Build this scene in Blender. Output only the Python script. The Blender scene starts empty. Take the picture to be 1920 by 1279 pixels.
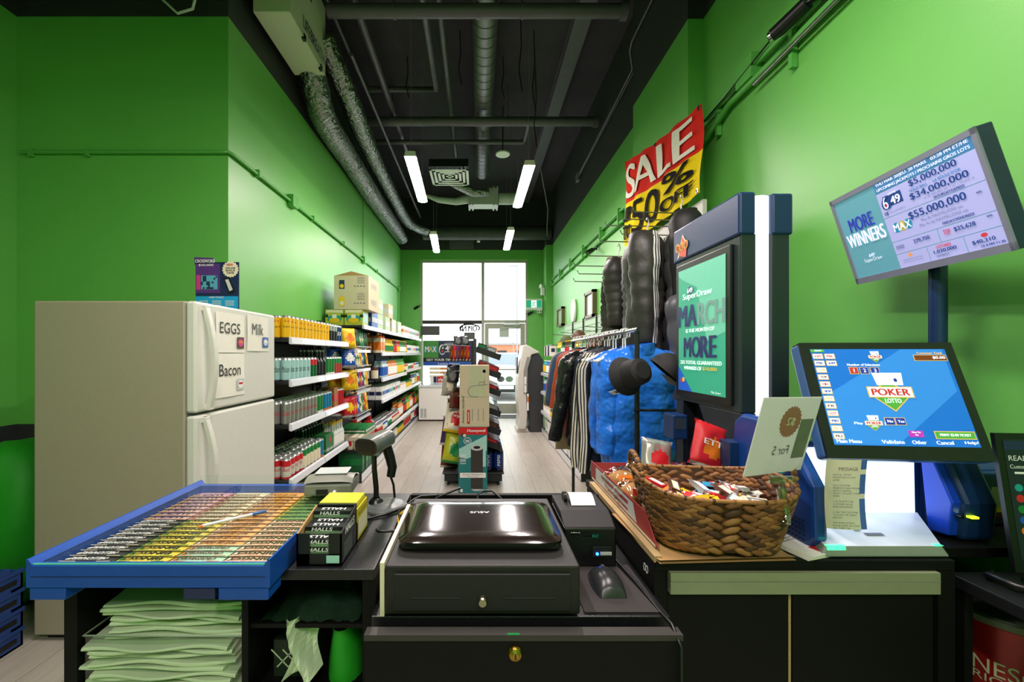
import bpy, math, random
from mathutils import Vector, Matrix, Euler
random.seed(7)
S = bpy.context.scene
col = S.collection
PI = math.pi
V = Vector
# ---------------------------------------------------------------- camera, sky, exposure
CZ, F, CX, CY = 1.42, 780.0, 896.0, 663.0
cam = bpy.data.cameras.new('camera'); cam.sensor_width = 36; cam.lens = F/1920*36
cam.shift_x = (960-CX)/1920; cam.shift_y = (CY-639.5)/1920
cam.clip_start = .05; cam.clip_end = 200
co = bpy.data.objects.new('camera', cam); col.objects.link(co)
co.location = (0, 0, CZ); co.rotation_euler = (PI/2, 0, 0); S.camera = co
w = bpy.data.worlds.new('sky'); S.world = w; w.use_nodes = True
wb = w.node_tree.nodes['Background']
wb.inputs[0].default_value = (.93, .96, 1, 1); wb.inputs[1].default_value = 5.0
S.view_settings.view_transform = 'Standard'; S.view_settings.look = 'None'
S.view_settings.gamma = 1; S.view_settings.exposure = 0.0
S.view_settings.use_curve_mapping = False
LAMP = 110.0
S.cycles.max_bounces = 8; S.cycles.diffuse_bounces = 5; S.cycles.transparent_max_bounces = 16
S.cycles.caustics_reflective = False; S.cycles.caustics_refractive = False
S.cycles.sample_clamp_indirect = 6

def P(x, y, Y): return V(((x-CX)*Y/F, Y, CZ+(CY-y)*Y/F))
# ---------------------------------------------------------------- materials
def lin(h):
    h = h.lstrip('#'); c = [int(h[i:i+2], 16)/255 for i in (0, 2, 4)]
    return tuple((x/12.92 if x <= .04045 else ((x+.055)/1.055)**2.4) for x in c)+(1,)
_M = {}
def mat(name, hexc, rough=.5, metal=0, var=.08, scale=30, bump=0, bscale=None, emit=0, spec=.5, coat=0, stretch=None, bdist=.01):
    if name in _M: return _M[name]
    m = bpy.data.materials.new(name); m.use_nodes = True; nt = m.node_tree; N = nt.nodes; L = nt.links
    b = N['Principled BSDF']; c = lin(hexc)
    b.inputs['Roughness'].default_value = rough; b.inputs['Metallic'].default_value = metal
    b.inputs['Specular IOR Level'].default_value = spec; b.inputs['Coat Weight'].default_value = coat
    tc = N.new('ShaderNodeTexCoord'); src = tc.outputs['Object']
    if stretch:
        mp = N.new('ShaderNodeMapping'); mp.inputs['Scale'].default_value = stretch
        L.new(src, mp.inputs['Vector']); src = mp.outputs[0]
    nz = N.new('ShaderNodeTexNoise'); nz.inputs['Scale'].default_value = scale; nz.inputs['Detail'].default_value = 3
    L.new(src, nz.inputs['Vector'])
    mx = N.new('ShaderNodeMix'); mx.data_type = 'RGBA'
    mx.inputs['A'].default_value = tuple(x*(1-var) for x in c[:3])+(1,)
    mx.inputs['B'].default_value = tuple(min(1, x*(1+var)) for x in c[:3])+(1,)
    L.new(nz.outputs['Fac'], mx.inputs['Factor']); L.new(mx.outputs['Result'], b.inputs['Base Color'])
    if bump:
        n2 = nz
        if bscale:
            n2 = N.new('ShaderNodeTexNoise'); n2.inputs['Scale'].default_value = bscale; L.new(src, n2.inputs['Vector'])
        bp = N.new('ShaderNodeBump'); bp.inputs['Strength'].default_value = bump; bp.inputs['Distance'].default_value = bdist
        L.new(n2.outputs['Fac'], bp.inputs['Height']); L.new(bp.outputs[0], b.inputs['Normal'])
    if emit:
        L.new(mx.outputs['Result'], b.inputs['Emission Color']); b.inputs['Emission Strength'].default_value = emit
    _M[name] = m; return m
def glass(name, tint='#ffffff', refl=1.0, base=0.0):
    if name in _M: return _M[name]
    m = bpy.data.materials.new(name); m.use_nodes = True; nt = m.node_tree; N = nt.nodes; L = nt.links
    N.remove(N['Principled BSDF']); out = N['Material Output']
    t = N.new('ShaderNodeBsdfTransparent'); t.inputs[0].default_value = lin(tint)
    g = N.new('ShaderNodeBsdfGlossy'); g.inputs['Roughness'].default_value = .02
    fr = N.new('ShaderNodeFresnel'); fr.inputs[0].default_value = 1.5
    ma = N.new('ShaderNodeMath'); ma.operation = 'MULTIPLY_ADD'; ma.inputs[1].default_value = refl; ma.inputs[2].default_value = base
    L.new(fr.outputs[0], ma.inputs[0])
    ge = N.new('ShaderNodeNewGeometry'); iv = N.new('ShaderNodeMath'); iv.operation = 'SUBTRACT'; iv.inputs[0].default_value = 1; L.new(ge.outputs['Backfacing'], iv.inputs[1])
    mu = N.new('ShaderNodeMath'); mu.operation = 'MULTIPLY'; L.new(ma.outputs[0], mu.inputs[0]); L.new(iv.outputs[0], mu.inputs[1])
    mx = N.new('ShaderNodeMixShader'); L.new(mu.outputs[0], mx.inputs[0]); L.new(t.outputs[0], mx.inputs[1]); L.new(g.outputs[0], mx.inputs[2])
    L.new(mx.outputs[0], out.inputs[0]); _M[name] = m; return m
def thin(name, hexc, k=.5):
    if name in _M: return _M[name]
    m = bpy.data.materials.new(name); m.use_nodes = True; nt = m.node_tree; N = nt.nodes; L = nt.links
    N.remove(N['Principled BSDF']); d = N.new('ShaderNodeBsdfDiffuse'); t = N.new('ShaderNodeBsdfTranslucent'); mx = N.new('ShaderNodeMixShader')
    nz = N.new('ShaderNodeTexNoise'); nz.inputs['Scale'].default_value = 40; rp = N.new('ShaderNodeMix'); rp.data_type = 'RGBA'
    c = lin(hexc); rp.inputs['A'].default_value = tuple(x*.95 for x in c[:3])+(1,); rp.inputs['B'].default_value = c
    L.new(nz.outputs['Fac'], rp.inputs['Factor']); L.new(rp.outputs['Result'], d.inputs[0]); L.new(rp.outputs['Result'], t.inputs[0])
    mx.inputs[0].default_value = k; L.new(d.outputs[0], mx.inputs[1]); L.new(t.outputs[0], mx.inputs[2]); L.new(mx.outputs[0], N['Material Output'].inputs[0]); _M[name] = m; return m
# ---------------------------------------------------------------- mesh builder
_T = {}
def text_mesh(s, bold, shear):
    k = (s, bold, shear)
    if k not in _T:
        c = bpy.data.curves.new('t', 'FONT'); c.body = s; c.size = 1; c.resolution_u = 4; c.offset = bold; c.shear = shear
        o = bpy.data.objects.new('t', c); me = bpy.data.meshes.new_from_object(o)
        vs = [(v.co.x, v.co.y) for v in me.vertices]; fs = [tuple(p.vertices) for p in me.polygons]
        bpy.data.objects.remove(o); bpy.data.meshes.remove(me); bpy.data.curves.remove(c)
        if vs:
            x0 = min(v[0] for v in vs); x1 = max(v[0] for v in vs); y0 = min(v[1] for v in vs); y1 = max(v[1] for v in vs)
        else: x0 = y0 = 0; x1 = y1 = 1
        _T[k] = ([(v[0]-x0, v[1]-y0) for v in vs], fs, x1-x0, y1-y0)
    return _T[k]
class MB:
    def __init__(s): s.v = []; s.f = []; s.mi = []; s.sm = []; s.mats = []; s.M = None
    def add(s, vs, fs, m, smooth=False):
        if m not in s.mats: s.mats.append(m)
        i = s.mats.index(m); n = len(s.v)
        for v in vs:
            v = V(v); s.v.append(s.M @ v if s.M else v)
        for f in fs: s.f.append(tuple(n+k for k in f)); s.mi.append(i); s.sm.append(smooth)
        return s
    def box(s, a, b, m):
        x0, y0, z0 = a; x1, y1, z1 = b
        vs = [(x0,y0,z0),(x1,y0,z0),(x1,y1,z0),(x0,y1,z0),(x0,y0,z1),(x1,y0,z1),(x1,y1,z1),(x0,y1,z1)]
        return s.add(vs, [(0,3,2,1),(4,5,6,7),(0,1,5,4),(1,2,6,5),(2,3,7,6),(3,0,4,7)], m)
    def quad(s, a, b, c, d, m): return s.add([a, b, c, d], [(0,1,2,3)], m)
    def tube(s, pts, r, m, n=8, caps=True, smooth=True):
        pts = [V(p) for p in pts]; rs = r if isinstance(r, (list, tuple)) else [r]*len(pts)
        vs = []; prev = None
        for i, p in enumerate(pts):
            t = (pts[min(i+1, len(pts)-1)]-pts[max(i-1, 0)]).normalized()
            if prev is None:
                a = V((0,0,1)) if abs(t.z) < .9 else V((1,0,0)); nn = (a-a.dot(t)*t).normalized()
            else:
                nn = prev-prev.dot(t)*t
                nn = nn.normalized() if nn.length > 1e-6 else prev
            prev = nn; bb = t.cross(nn)
            for k in range(n):
                a = 2*PI*k/n; vs.append(p+(nn*math.cos(a)+bb*math.sin(a))*rs[i])
        fs = []
        for i in range(len(pts)-1):
            for k in range(n):
                fs.append((i*n+k, i*n+(k+1) % n, (i+1)*n+(k+1) % n, (i+1)*n+k))
        s.add(vs, fs, m, smooth)
        if caps:
            s.add(vs[:n], [tuple(range(n-1, -1, -1))], m); s.add(vs[-n:], [tuple(range(n))], m)
        return s
    def cyl(s, a, b, r, m, n=16, r1=None, caps=True): return s.tube([a, b], [r, r if r1 is None else r1], m, n, caps)
    def lathe(s, prof, m, n=18, c=(0,0,0)):
        # prof (r,z[,mat]) ; mat applies to the band that ends there
        for i in range(len(prof)-1):
            a = prof[i]; b = prof[i+1]; mm = b[2] if len(b) > 2 else m; vs = []
            for r, z in ((a[0], a[1]), (b[0], b[1])):
                for k in range(n):
                    t = 2*PI*k/n; vs.append((c[0]+r*math.cos(t), c[1]+r*math.sin(t), c[2]+z))
            s.add(vs, [(k, (k+1) % n, n+(k+1) % n, n+k) for k in range(n)], mm, True)
        return s
    def prism(s, poly, o, u, v, wv, m):
        o, u, v, wv = V(o), V(u), V(v), V(wv); n = len(poly)
        a = [o+u*p[0]+v*p[1] for p in poly]; b = [p+wv for p in a]
        return s.add(a+b, [tuple(range(n))[::-1], tuple(range(n, 2*n))]+[(i, (i+1) % n, n+(i+1) % n, n+i) for i in range(n)], m)
    def flat(s, poly, o, u, v, m):
        o, u, v = V(o), V(u), V(v)
        return s.add([o+u*p[0]+v*p[1] for p in poly], [tuple(range(len(poly)))], m)
    def rect(s, o, u, v, w, h, m, off=.0005):   # centred flat print
        o, u, v = V(o), V(u), V(v); o = o+u.cross(v)*off
        return s.quad(o-u*w/2-v*h/2, o+u*w/2-v*h/2, o+u*w/2+v*h/2, o-u*w/2+v*h/2, m)
    def ell(s, o, u, v, w, h, m, off=.0005, n=20):
        o, u, v = V(o), V(u), V(v); o = o+u.cross(v)*off
        return s.add([o+u*w/2*math.cos(2*PI*k/n)+v*h/2*math.sin(2*PI*k/n) for k in range(n)], [tuple(range(n))], m)
    def text(s, t, o, u, v, h, m, w=None, bold=0, shear=0, off=.001, al='C'):
        if not t: return s
        if bold > .015:
            _, _, tw_, th_ = text_mesh(t, 0, shear); u_ = V(u).normalized(); d = bold*.8*(w/tw_ if w else h/th_)
            for i_, q in enumerate((-d, d, 0)): s.text(t, V(o)+u_*q, u, v, h, m, w, 0, shear, off+i_*.00035, al)
            return s
        vs, fs, tw, th = text_mesh(t, 0, shear); o, u, v = V(o), V(u), V(v); nn = u.cross(v).normalized()
        sy = h/th; sx = sy if w is None else w/tw; W = tw*sx
        dx = {'C': -W/2, 'L': 0, 'R': -W}[al]
        return s.add([o+u*(x*sx+dx)+v*(y*sy-h/2)+nn*off for x, y in vs], fs, m)
    def wrap(s, t, r, ang, z, h, m, w=None, bold=0, shear=0, c=(0,0)):
        vs, fs, tw, th = text_mesh(t, 0, shear); sy = h/th; sx = sy if w is None else w/tw
        out = []
        for x, y in vs:
            a = ang+(x*sx-tw*sx/2)/r; out.append((c[0]+(r+.0008)*math.cos(a), c[1]+(r+.0008)*math.sin(a), z+y*sy-h/2))
        return s.add(out, fs, m)
    def grid(s, fn, nu, nv, m, closed=False, smooth=True, mfn=None):
        vs = []; K = nu if closed else nu+1
        for j in range(nv+1):
            for i in range(K): vs.append(fn(i/nu, j/nv))
        g = {}
        for j in range(nv):
            for i in range(nu):
                i2 = (i+1) % K if closed else i+1
                mm = mfn(i/nu, j/nv) if mfn else m
                g.setdefault(mm, []).append((j*K+i, j*K+i2, (j+1)*K+i2, (j+1)*K+i))
        n = len(s.v); s.v += [(s.M @ V(v)) if s.M else V(v) for v in vs]
        for mm, fs in g.items():
            if mm not in s.mats: s.mats.append(mm)
            k = s.mats.index(mm)
            for f in fs: s.f.append(tuple(n+q for q in f)); s.mi.append(k); s.sm.append(smooth)
        return s
    def blob(s, c, rx, ry, rz, m, n=8, k=5, R=None):
        c = V(c)
        def fn(u, v):
            a = u*2*PI; b = v*PI-PI/2
            p = V((rx*math.cos(b)*math.cos(a), ry*math.cos(b)*math.sin(a), rz*math.sin(b)))
            return c+(R @ p if R else p)
        return s.grid(fn, n, k, m, closed=True)
    def build(s, name, parent=None, loc=(0,0,0), rot=(0,0,0), bevel=0, seg=2, sub=0, label=None):
        me = bpy.data.meshes.new(name); me.from_pydata([tuple(v) for v in s.v], [], s.f)
        for m in s.mats: me.materials.append(m)
        me.polygons.foreach_set('material_index', s.mi); me.polygons.foreach_set('use_smooth', s.sm); me.update()
        o = bpy.data.objects.new(name, me); col.objects.link(o); o.location = loc; o.rotation_euler = rot
        if parent: o.parent = parent
        if bevel:
            b = o.modifiers.new('b', 'BEVEL'); b.width = bevel; b.segments = seg; b.limit_method = 'ANGLE'; b.angle_limit = .7
        if sub:
            b = o.modifiers.new('s', 'SUBSURF'); b.levels = sub; b.render_levels = sub
        if label: o['label'] = label
        return o
def tag(o, label, cat, group=None):
    o['label'] = label; o['category'] = cat
    if group: o['group'] = group
    return o
def thing(name, label, cat, loc=(0,0,0), rz=0, group=None, rot=None):
    o = bpy.data.objects.new(name, None); col.objects.link(o); o.empty_display_size = .05
    o.location = loc; o.rotation_euler = rot if rot else (0,0,rz); return tag(o, label, cat, group)
def struct(o): o['kind'] = 'structure'; return o
def dup(r, loc, rz=0, label=None, group=None, parent=None, rot=None):
    def cp(o, par):
        c = o.copy(); col.objects.link(c)
        if par: c.parent = par
        for ch in list(o.children): cp(ch, c)
        return c
    c = cp(r, parent); c.location = loc; c.rotation_euler = rot if rot else (0,0,rz)
    if label: c['label'] = label
    if group: c['group'] = group
    return c
X3, Y3, Z3 = V((1,0,0)), V((0,1,0)), V((0,0,1))
NX, NY = V((-1,0,0)), V((0,-1,0))
# ---------------------------------------------------------------- palette
green = mat('green_paint', '#69ba53', .43, var=.05, scale=3, bump=.04, bscale=180, spec=.9)
greenp = mat('green_pipe_paint', '#5bae4e', .4, var=.06)
blackw = mat('black_wall_paint', '#333437', .6, var=.15, scale=4, bump=.2, bscale=60)
blackc = mat('black_ceiling', '#38333e', .85, var=.3, scale=3, bump=.5, bscale=25)
pipeb = mat('painted_dark_pipe', '#625d68', .45, metal=.3, var=.15, scale=8)
ductm = mat('grey_spiral_duct', '#86838a', .4, metal=.6, var=.1, scale=5)
foil = mat('crinkled_foil', '#8f9291', .28, metal=1, var=.3, scale=25, bump=1, bscale=22, bdist=.035, stretch=(1, 1.6, 1))
alum = mat('window_aluminium', '#b3b0a6', .4)
blk = mat('black_plastic', '#0d0e10', .35, var=.2)
blkm = mat('black_matte', '#141416', .6, var=.25, scale=60)
lam = mat('black_laminate', '#17181b', .33, var=.25, scale=90, bump=.1, bscale=300)
lamd = mat('dark_cabinet_board', '#0b0b0b', .6, spec=.2, var=.2, scale=60)
steel = mat('powder_coated_dark_steel', '#25272b', .45, metal=.2)
rail = mat('price_rail', '#d8dae2', .25, var=.05, coat=.4)
white = mat('white_plastic', '#e8e8e4', .4, var=.03)
whitep = mat('white_paper', '#ece9df', .8, var=.03)
chrome = mat('chrome', '#d6d6d6', .15, metal=1)
wire = mat('zinc_wire', '#9a9c9e', .3, metal=1)
red = mat('red_print', '#c8202a', .4); yel = mat('yellow_print', '#ecc318', .4); blu = mat('blue_print', '#1d56b4', .4)
nav = mat('navy_print', '#1c2750', .4); grn = mat('green_print', '#14803c', .4); org = mat('orange_print', '#e27a1c', .4)
sil = mat('silver_print', '#c3c6c8', .3, metal=.7); crm = mat('cream_print', '#e6dcc0', .5); tea = mat('teal_print', '#1d9c96', .4)
pur = mat('purple_print', '#55307c', .4); brn = mat('brown_print', '#5a3420', .5); gry = mat('grey_print', '#7d8083', .5)
drk = mat('dark_print', '#17181c', .4); mint = mat('mint_print', '#a5d8cf', .35); pnk = mat('pink_print', '#c93a86', .4)
wht = mat('white_print', '#f2f2f0', .4, var=.02); lgt = mat('pale_grey_print', '#c9ccd0', .4)
dgr = mat('dark_green_print', '#0e3d22', .4); wine = mat('wine_print', '#6d1620', .4)
card = mat('cardboard', '#b08a58', .85, var=.1, scale=20); cardl = mat('pale_cardboard', '#cfc3a6', .8, var=.06, scale=20)
beig = mat('beige_appliance', '#a39b86', .45, var=.06, scale=200, bump=.15, bscale=400)
frw = mat('white_fridge_enamel', '#d9d8d0', .35, var=.04)
wood = None
# ---------------------------------------------------------------- room
LX, RX, BY, TOPZ, CEIL = -1.77, 1.64, 9.6, 3.81, 5.0
def floor_mat():
    m = bpy.data.materials.new('wood_plank_floor'); m.use_nodes = True; N = m.node_tree.nodes; L = m.node_tree.links; b = N['Principled BSDF']
    tc = N.new('ShaderNodeTexCoord'); mp = N.new('ShaderNodeMapping'); mp.inputs['Rotation'].default_value = (0, 0, PI/2)
    L.new(tc.outputs['Object'], mp.inputs[0])
    br = N.new('ShaderNodeTexBrick'); br.inputs['Scale'].default_value = 1; br.inputs['Brick Width'].default_value = 1.2
    br.inputs['Row Height'].default_value = .2; br.inputs['Mortar Size'].default_value = .0018; br.offset = .37
    br.inputs['Color1'].default_value = lin('#c6beb2'); br.inputs['Color2'].default_value = lin('#b8aea2'); br.inputs['Mortar'].default_value = lin('#85786a')
    L.new(mp.outputs[0], br.inputs[0])
    m2 = N.new('ShaderNodeMapping'); m2.inputs['Scale'].default_value = (14, 1.2, 1); L.new(tc.outputs['Object'], m2.inputs[0])
    nz = N.new('ShaderNodeTexNoise'); nz.inputs['Scale'].default_value = 3; nz.inputs['Detail'].default_value = 6; L.new(m2.outputs[0], nz.inputs[0])
    mx = N.new('ShaderNodeMix'); mx.data_type = 'RGBA'; mx.blend_type = 'MULTIPLY'; mx.inputs['Factor'].default_value = .35
    L.new(br.outputs[0], mx.inputs['A']); L.new(nz.outputs['Fac'], mx.inputs['B']); L.new(mx.outputs['Result'], b.inputs['Base Color'])
    b.inputs['Roughness'].default_value = .38; return m
fm = floor_mat()
struct(MB().box((-3.4, -2.6, -.1), (1.9, 9.85, 0), fm).build('floor'))
struct(MB().box((-3.4, -2.6, CEIL), (1.9, 9.85, CEIL+.1), blackc).build('ceiling'))
m = MB(); m.box((LX-.12, 2.95, 0), (LX, BY, TOPZ), green); m.box((LX-.12, 2.95, TOPZ), (LX, BY, CEIL), blackw); struct(m.build('wall_left'))
m = MB(); m.box((-3.27, 2.95, .92), (LX-.12, 3.07, TOPZ), green); m.box((-3.27, 2.95, TOPZ), (LX-.12, 3.07, CEIL), blackw); m.box((-3.27, 2.95, 0), (LX-.12, 3.07, .92), blackw)
struct(m.build('wall_alcove'))
m = MB(); m.box((-3.39, -2.5, .92), (-3.27, 3.07, TOPZ), green); m.box((-3.39, -2.5, TOPZ), (-3.27, 3.07, CEIL), blackw); m.box((-3.39, -2.5, 0), (-3.27, 3.07, .92), blackw)
struct(m.build('wall_far_left'))
for (a, b, x) in ((-2.5, 2.97, 1.61), (2.97, 4.02, 1.5), (4.02, 9.15, RX), (9.15, BY, 1.50)):
    m = MB(); m.box((x, a, 0), (1.8, b, TOPZ), green); m.box((x, a, TOPZ), (1.8, b, CEIL), blackw); struct(m.build('wall_right'))
struct(MB().box((-3.39, -2.6, 0), (1.8, -2.5, TOPZ), green).box((-3.39, -2.6, TOPZ), (1.8, -2.5, CEIL), blackw).build('wall_rear'))
WX0, WX1, WZ = -1.33, 1.157, 3.59
m = MB(); m.box((LX-.12, BY, 0), (WX0, BY+.2, TOPZ), green); m.box((WX1, BY, 0), (1.8, BY+.2, TOPZ), green)
m.box((WX0, BY, WZ), (WX1, BY+.2, TOPZ), green); m.box((LX-.12, BY, TOPZ), (1.8, BY+.2, CEIL), blackw); m.box((WX0, BY, 0), (.11, BY+.2, .66), green)
struct(m.build('wall_front'))
gl = glass('shop_glass', '#fbfdfc', .8)
# storefront: upper + lower left window, transom, door
fr = MB(); y0, y1 = BY+.06, BY+.12
for a, b in (((WX0+.05, WZ-.06), (.085, WZ)), ((.15, WZ-.06), (WX1-.05, WZ)), ((WX0, .66), (WX0+.05, WZ)), ((WX1-.05, 0), (WX1, WZ)), ((.085, 0), (.15, WZ)), ((WX0+.05, .66), (.085, .72)), ((.15, 2.13), (WX1-.05, 2.2))):
    fr.box((a[0], y0, a[1]), (b[0], y1, b[1]), alum)
o = struct(fr.build('window_1', bevel=.004))
struct(MB().box((WX0+.05, BY+.05, 2.11), (.085, BY+.11, 2.19), mat('dark_bronze', '#241a14', .5)).build('trim_1'))
MB().box((WX0+.05, BY+.085, .72), (.085, BY+.09, 2.11), gl).build('window_pane', o)
MB().box((WX0+.05, BY+.085, 2.19), (.085, BY+.09, WZ-.06), gl).build('window_pane', o)
MB().box((.15, BY+.085, 2.2), (WX1-.05, BY+.09, WZ-.06), gl).build('window_pane', o)
dm = MB(); dx0, dx1 = .16, 1.10
for a, b in (((dx0, .02), (dx0+.09, 2.12)), ((dx1-.11, .02), (dx1, 2.12)), ((dx0+.09, 2.0), (dx1-.11, 2.12)), ((dx0+.09, .02), (dx1-.11, .26))):
    dm.box((a[0], BY+.065, a[1]), (b[0], BY+.115, b[1]), alum)
o = struct(dm.build('door_1', bevel=.003))
MB().box((dx0+.09, BY+.085, .26), (dx1-.11, BY+.09, 2.0), gl).build('door_pane', o)
MB().box((.6, BY+.0, 2.07), (.97, BY+.06, 2.12), sil).cyl((.93, BY-.02, 2.05), (.5, BY-.05, 2.0), .01, sil, 6).build('door_closer', o, bevel=.004)
m = MB(); m.cyl((.2, BY+.02, 1.05), (1.04, BY+.02, 1.05), .016, alum, 8)
m.box((.2, BY+.02, 1.03), (.225, BY+.07, 1.07), alum); m.box((1.02, BY+.02, 1.03), (1.045, BY+.07, 1.07), alum); m.build('push_bar', o)
# ---------------------------------------------------------------- outside
pav = mat('pale_pavement', '#b9b7b2', .8, var=.1, scale=2)
struct(MB().box((-30, BY+.2, -.16), (30, 60, -.03), pav).build('ground'))
brick = mat('orange_brick', '#b5694a', .8, var=.25, scale=6)
m = MB(); m.box((1.6, 40, 0), (14, 46, 2.6), brick)
b = thing('brick_building', 'low orange brick building across the street behind the parked car', 'building', (1.4, 34, -.03))
MB().box((-.6, 0, 0), (4.6, 5, 2.15), brick).build('wall', b)
MB().box((-.7, -.1, 2.15), (4.7, 5.1, 2.3), gry).build('roof', b)
for k in range(3): MB().box((.2+k*1.5, -.03, .9), (.95+k*1.5, .0, 1.7), drk).build('window', b)
# parked car
car = thing('parked_car', 'white parked car facing the shop door, twin kidney grille in view', 'car', (.82, 12.6, -.03))
carw = mat('car_paint', '#d9dde2', .25, coat=.5)
def hood(u, v):
    x = (u-.5)*1.8; y = v*1.5; z = .95+.12*v-.28*abs(2*u-1)**3-.12*(1-v)**3
    return (x, y, z)
m = MB(); m.grid(hood, 16, 8, carw)
m.grid(lambda u, v: ((u-.5)*1.8, -.06*(1-abs(2*u-1)**2)*math.sin(v*PI)+.0, .25+(hood(u, 0)[2]-.25)*v), 16, 6, carw)
m.box((-.9, .02, .25), (.9, 4, .9), carw); m.build('body', car)
m = MB()
for s in (-1, 1):
    m.ell((s*.13, -.075, .68), X3, Z3, .22, .17, drk, 0)
    for k in range(7): m.box((s*.13-.085+k*.027, -.085, .61), (s*.13-.078+k*.027, -.077, .75), chrome)
m.build('grille', car)
m = MB()
for s in (-1, 1): m.ell((s*.62, -.03, .70), X3, Z3, .34, .15, sil, 0)
m.build('headlight', car)
MB().box((-.8, -.1, .28), (.8, -.06, .5), blk).box((-.26, -.12, .38), (.26, -.1, .49), white).build('bumper', car, bevel=.01)
for s in (-1, 1): MB().cyl((s*.82, .75, .33), (s*.62, .75, .33), .33, blk, 24).cyl((s*.83, .75, .33), (s*.81, .75, .33), .2, sil, 16).build('wheel', car)
MB().grid(lambda u, v: ((u-.5)*(1.45-.25*v), 1.45+v*.7, 1.02+v*.42), 6, 4, mat('windscreen', '#5d6a72', .1)).grid(lambda u, v: ((u-.5)*1.2, 2.15+v*1.2, 1.44+.04*math.sin(v*PI)), 6, 3, carw).build('cabin', car)
bark = mat('pale_bark', '#8a8178', .9)
def tree(x, y, lab, seed):
    R = random.Random(seed); m = MB()
    def br(p, d, l, r, n):
        q = p+d*l; m.tube([p, p.lerp(q, .5)+V((R.uniform(-.05, .05), 0, 0))*l, q], [r, r*.8, r*.6], bark, 5)
        if n:
            for k in range(3):
                dd = (d+V((R.uniform(-.7, .7), R.uniform(-.4, .4), R.uniform(-.05, .4)))).normalized(); br(q, dd, l*R.uniform(.6, .8), r*.55, n-1)
    br(V((0,0,0)), V((0,0,1)), 1.9, .035, 3); o = m.build('bare_tree', loc=(x, y, -.03)); tag(o, lab, 'tree')
tree(-2.6, 19, 'thin bare tree seen at the left of the shop window', 3); tree(1.75, 20.5, 'thin bare tree standing outside above the glass door', 5)
tag(MB().cyl((0,0,0), (0,0,5.2), .03, gry, 8).box((-.35, -.03, 5.1), (.05, .03, 5.17), gry).build('street_lamp', loc=(1.65, 17.5, -.03)), 'tall thin street lamp outside behind the door transom', 'street lamp')
# ---------------------------------------------------------------- ceiling lights
tubel = mat('led_diffuser', '#fff0ec', .4, var=.0, emit=LAMP)
def light(x0, y0, x1, y1, lab):
    L = math.hypot(x1-x0, y1-y0); a = math.atan2(y1-y0, x1-x0)-PI/2
    t = thing('linear_light', lab, 'light', ((x0+x1)/2, (y0+y1)/2, 3.23), a, 'suspended linear lights')
    MB().prism([(-.056, .012), (.056, .012), (.045, .06), (-.045, .06)], (0, -L/2, 0), X3, Z3, Y3*L, white).build('housing', t)
    MB().grid(lambda u, v: ((u-.5)*.108, -L/2+.012+v*(L-.024), .012-.012*(1-(2*u-1)**2)), 6, 1, tubel).build('diffuser', t)
    for s in (-1, 1): MB().cyl((0, s*(L/2-.05), .06), (0, s*(L/2-.05), 1.77), .002, gry, 5).build('cable', t)
light(-.625, 3.84, -.66, 5.0, 'front left suspended white linear light, large and glowing')
light(.50, 4.02, .49, 5.18, 'front right suspended white linear light, large and glowing')
light(-.68, 6.36, -.74, 7.48, 'rear left suspended linear light near the shop window')
light(.485, 6.14, .50, 7.3, 'rear right suspended linear light near the shop window')
light(-.62, .66, -.62, 1.84, 'left suspended linear light added above the cashier, out of frame')  # unseen pair added over the cashier to light alcove wall and counter
light(.50, .66, .50, 1.84, 'right suspended linear light added above the cashier, out of frame')
light(-.62, -2.05, -.62, -.87, 'left suspended linear fill light added behind the cashier, out of frame')  # second unseen pair, added behind the camera to brighten the counter fronts
light(.50, -2.05, .50, -.87, 'right suspended linear fill light added behind the cashier, out of frame')
# ---------------------------------------------------------------- ducts and pipes
m = MB(); n = 0; L = 9.6; prof = []
m.tube([(.075, -2.2, 4.73), (.075, 7.6, 4.73)], .128, ductm, 28)
yy = -2.0
while yy < 7.5:
    m.tube([(.075, yy-.005, 4.73), (.075, yy+.005, 4.73)], .1305, blk, 28, caps=False); yy += .135
m.tube([(.075, 7.58, 4.73), (.075, 7.7, 4.73)], [.12, .05], ductm, 28)
tag(m.build('spiral_duct'), 'long round grey spiral duct running along the ceiling centre', 'duct')
def pipe(name, pts, r, lab, cat='pipe', mt=pipeb, grp=None, n=12): return tag(MB().tube(pts, r, mt, n).build(name), lab, cat, grp)
pipe('ceiling_pipe', [(-1.125, -2, 4.62), (-1.125, 7.2, 4.62)], .042, 'thick grey pipe running lengthwise left of the spiral duct')
pipe('ceiling_pipe', [(-1.41, 2, 4.72), (-1.41, 6.1, 4.72)], .022, 'thin pipe running lengthwise beside the silver air unit')
pipe('ceiling_pipe', [(-.51, -2, 4.66), (-.51, 5.1, 4.66), (-1.33, 5.1, 4.66)], .035, 'grey pipe that turns left at a right angle under the slab')
pipe('ceiling_pipe', [(-.365, -2, 4.7), (-.365, 6.9, 4.7)], .032, 'straight lengthwise pipe just left of the spiral duct')
pipe('ceiling_pipe', [(-1.7, 6.1, 4.52), (-.9, 6.1, 4.52), (.66, 6.1, 4.52), (.68, 6.0, 4.52), (.68, 5.52, 4.5)], .033, 'thin cross pipe with an elbow at its right end')
def crosspipe(y, x0, x1, lab):
    t = thing('sprinkler_main', lab, 'pipe', (0, y, 4.5), 0, 'cross pipes under the ceiling')
    MB().cyl((x0, 0, 0), (x1, 0, 0), .058, pipeb, 16).build('pipe_run', t)
    MB().cyl((x1, 0, 0), (x1+.06, 0, 0), .075, pipeb, 16).build('end_cap', t)
    for x in (x0+.6, 0, .4): MB().tube([(x, 0, .07), (x, 0, .49)], .005, pipeb, 5).cyl((x-.012, 0, 0), (x+.012, 0, 0), .066, pipeb, 14).build('hanger_clamp', t)
crosspipe(3.74, -1.35, 1.28, 'thick dark cross pipe nearest the camera')
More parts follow.
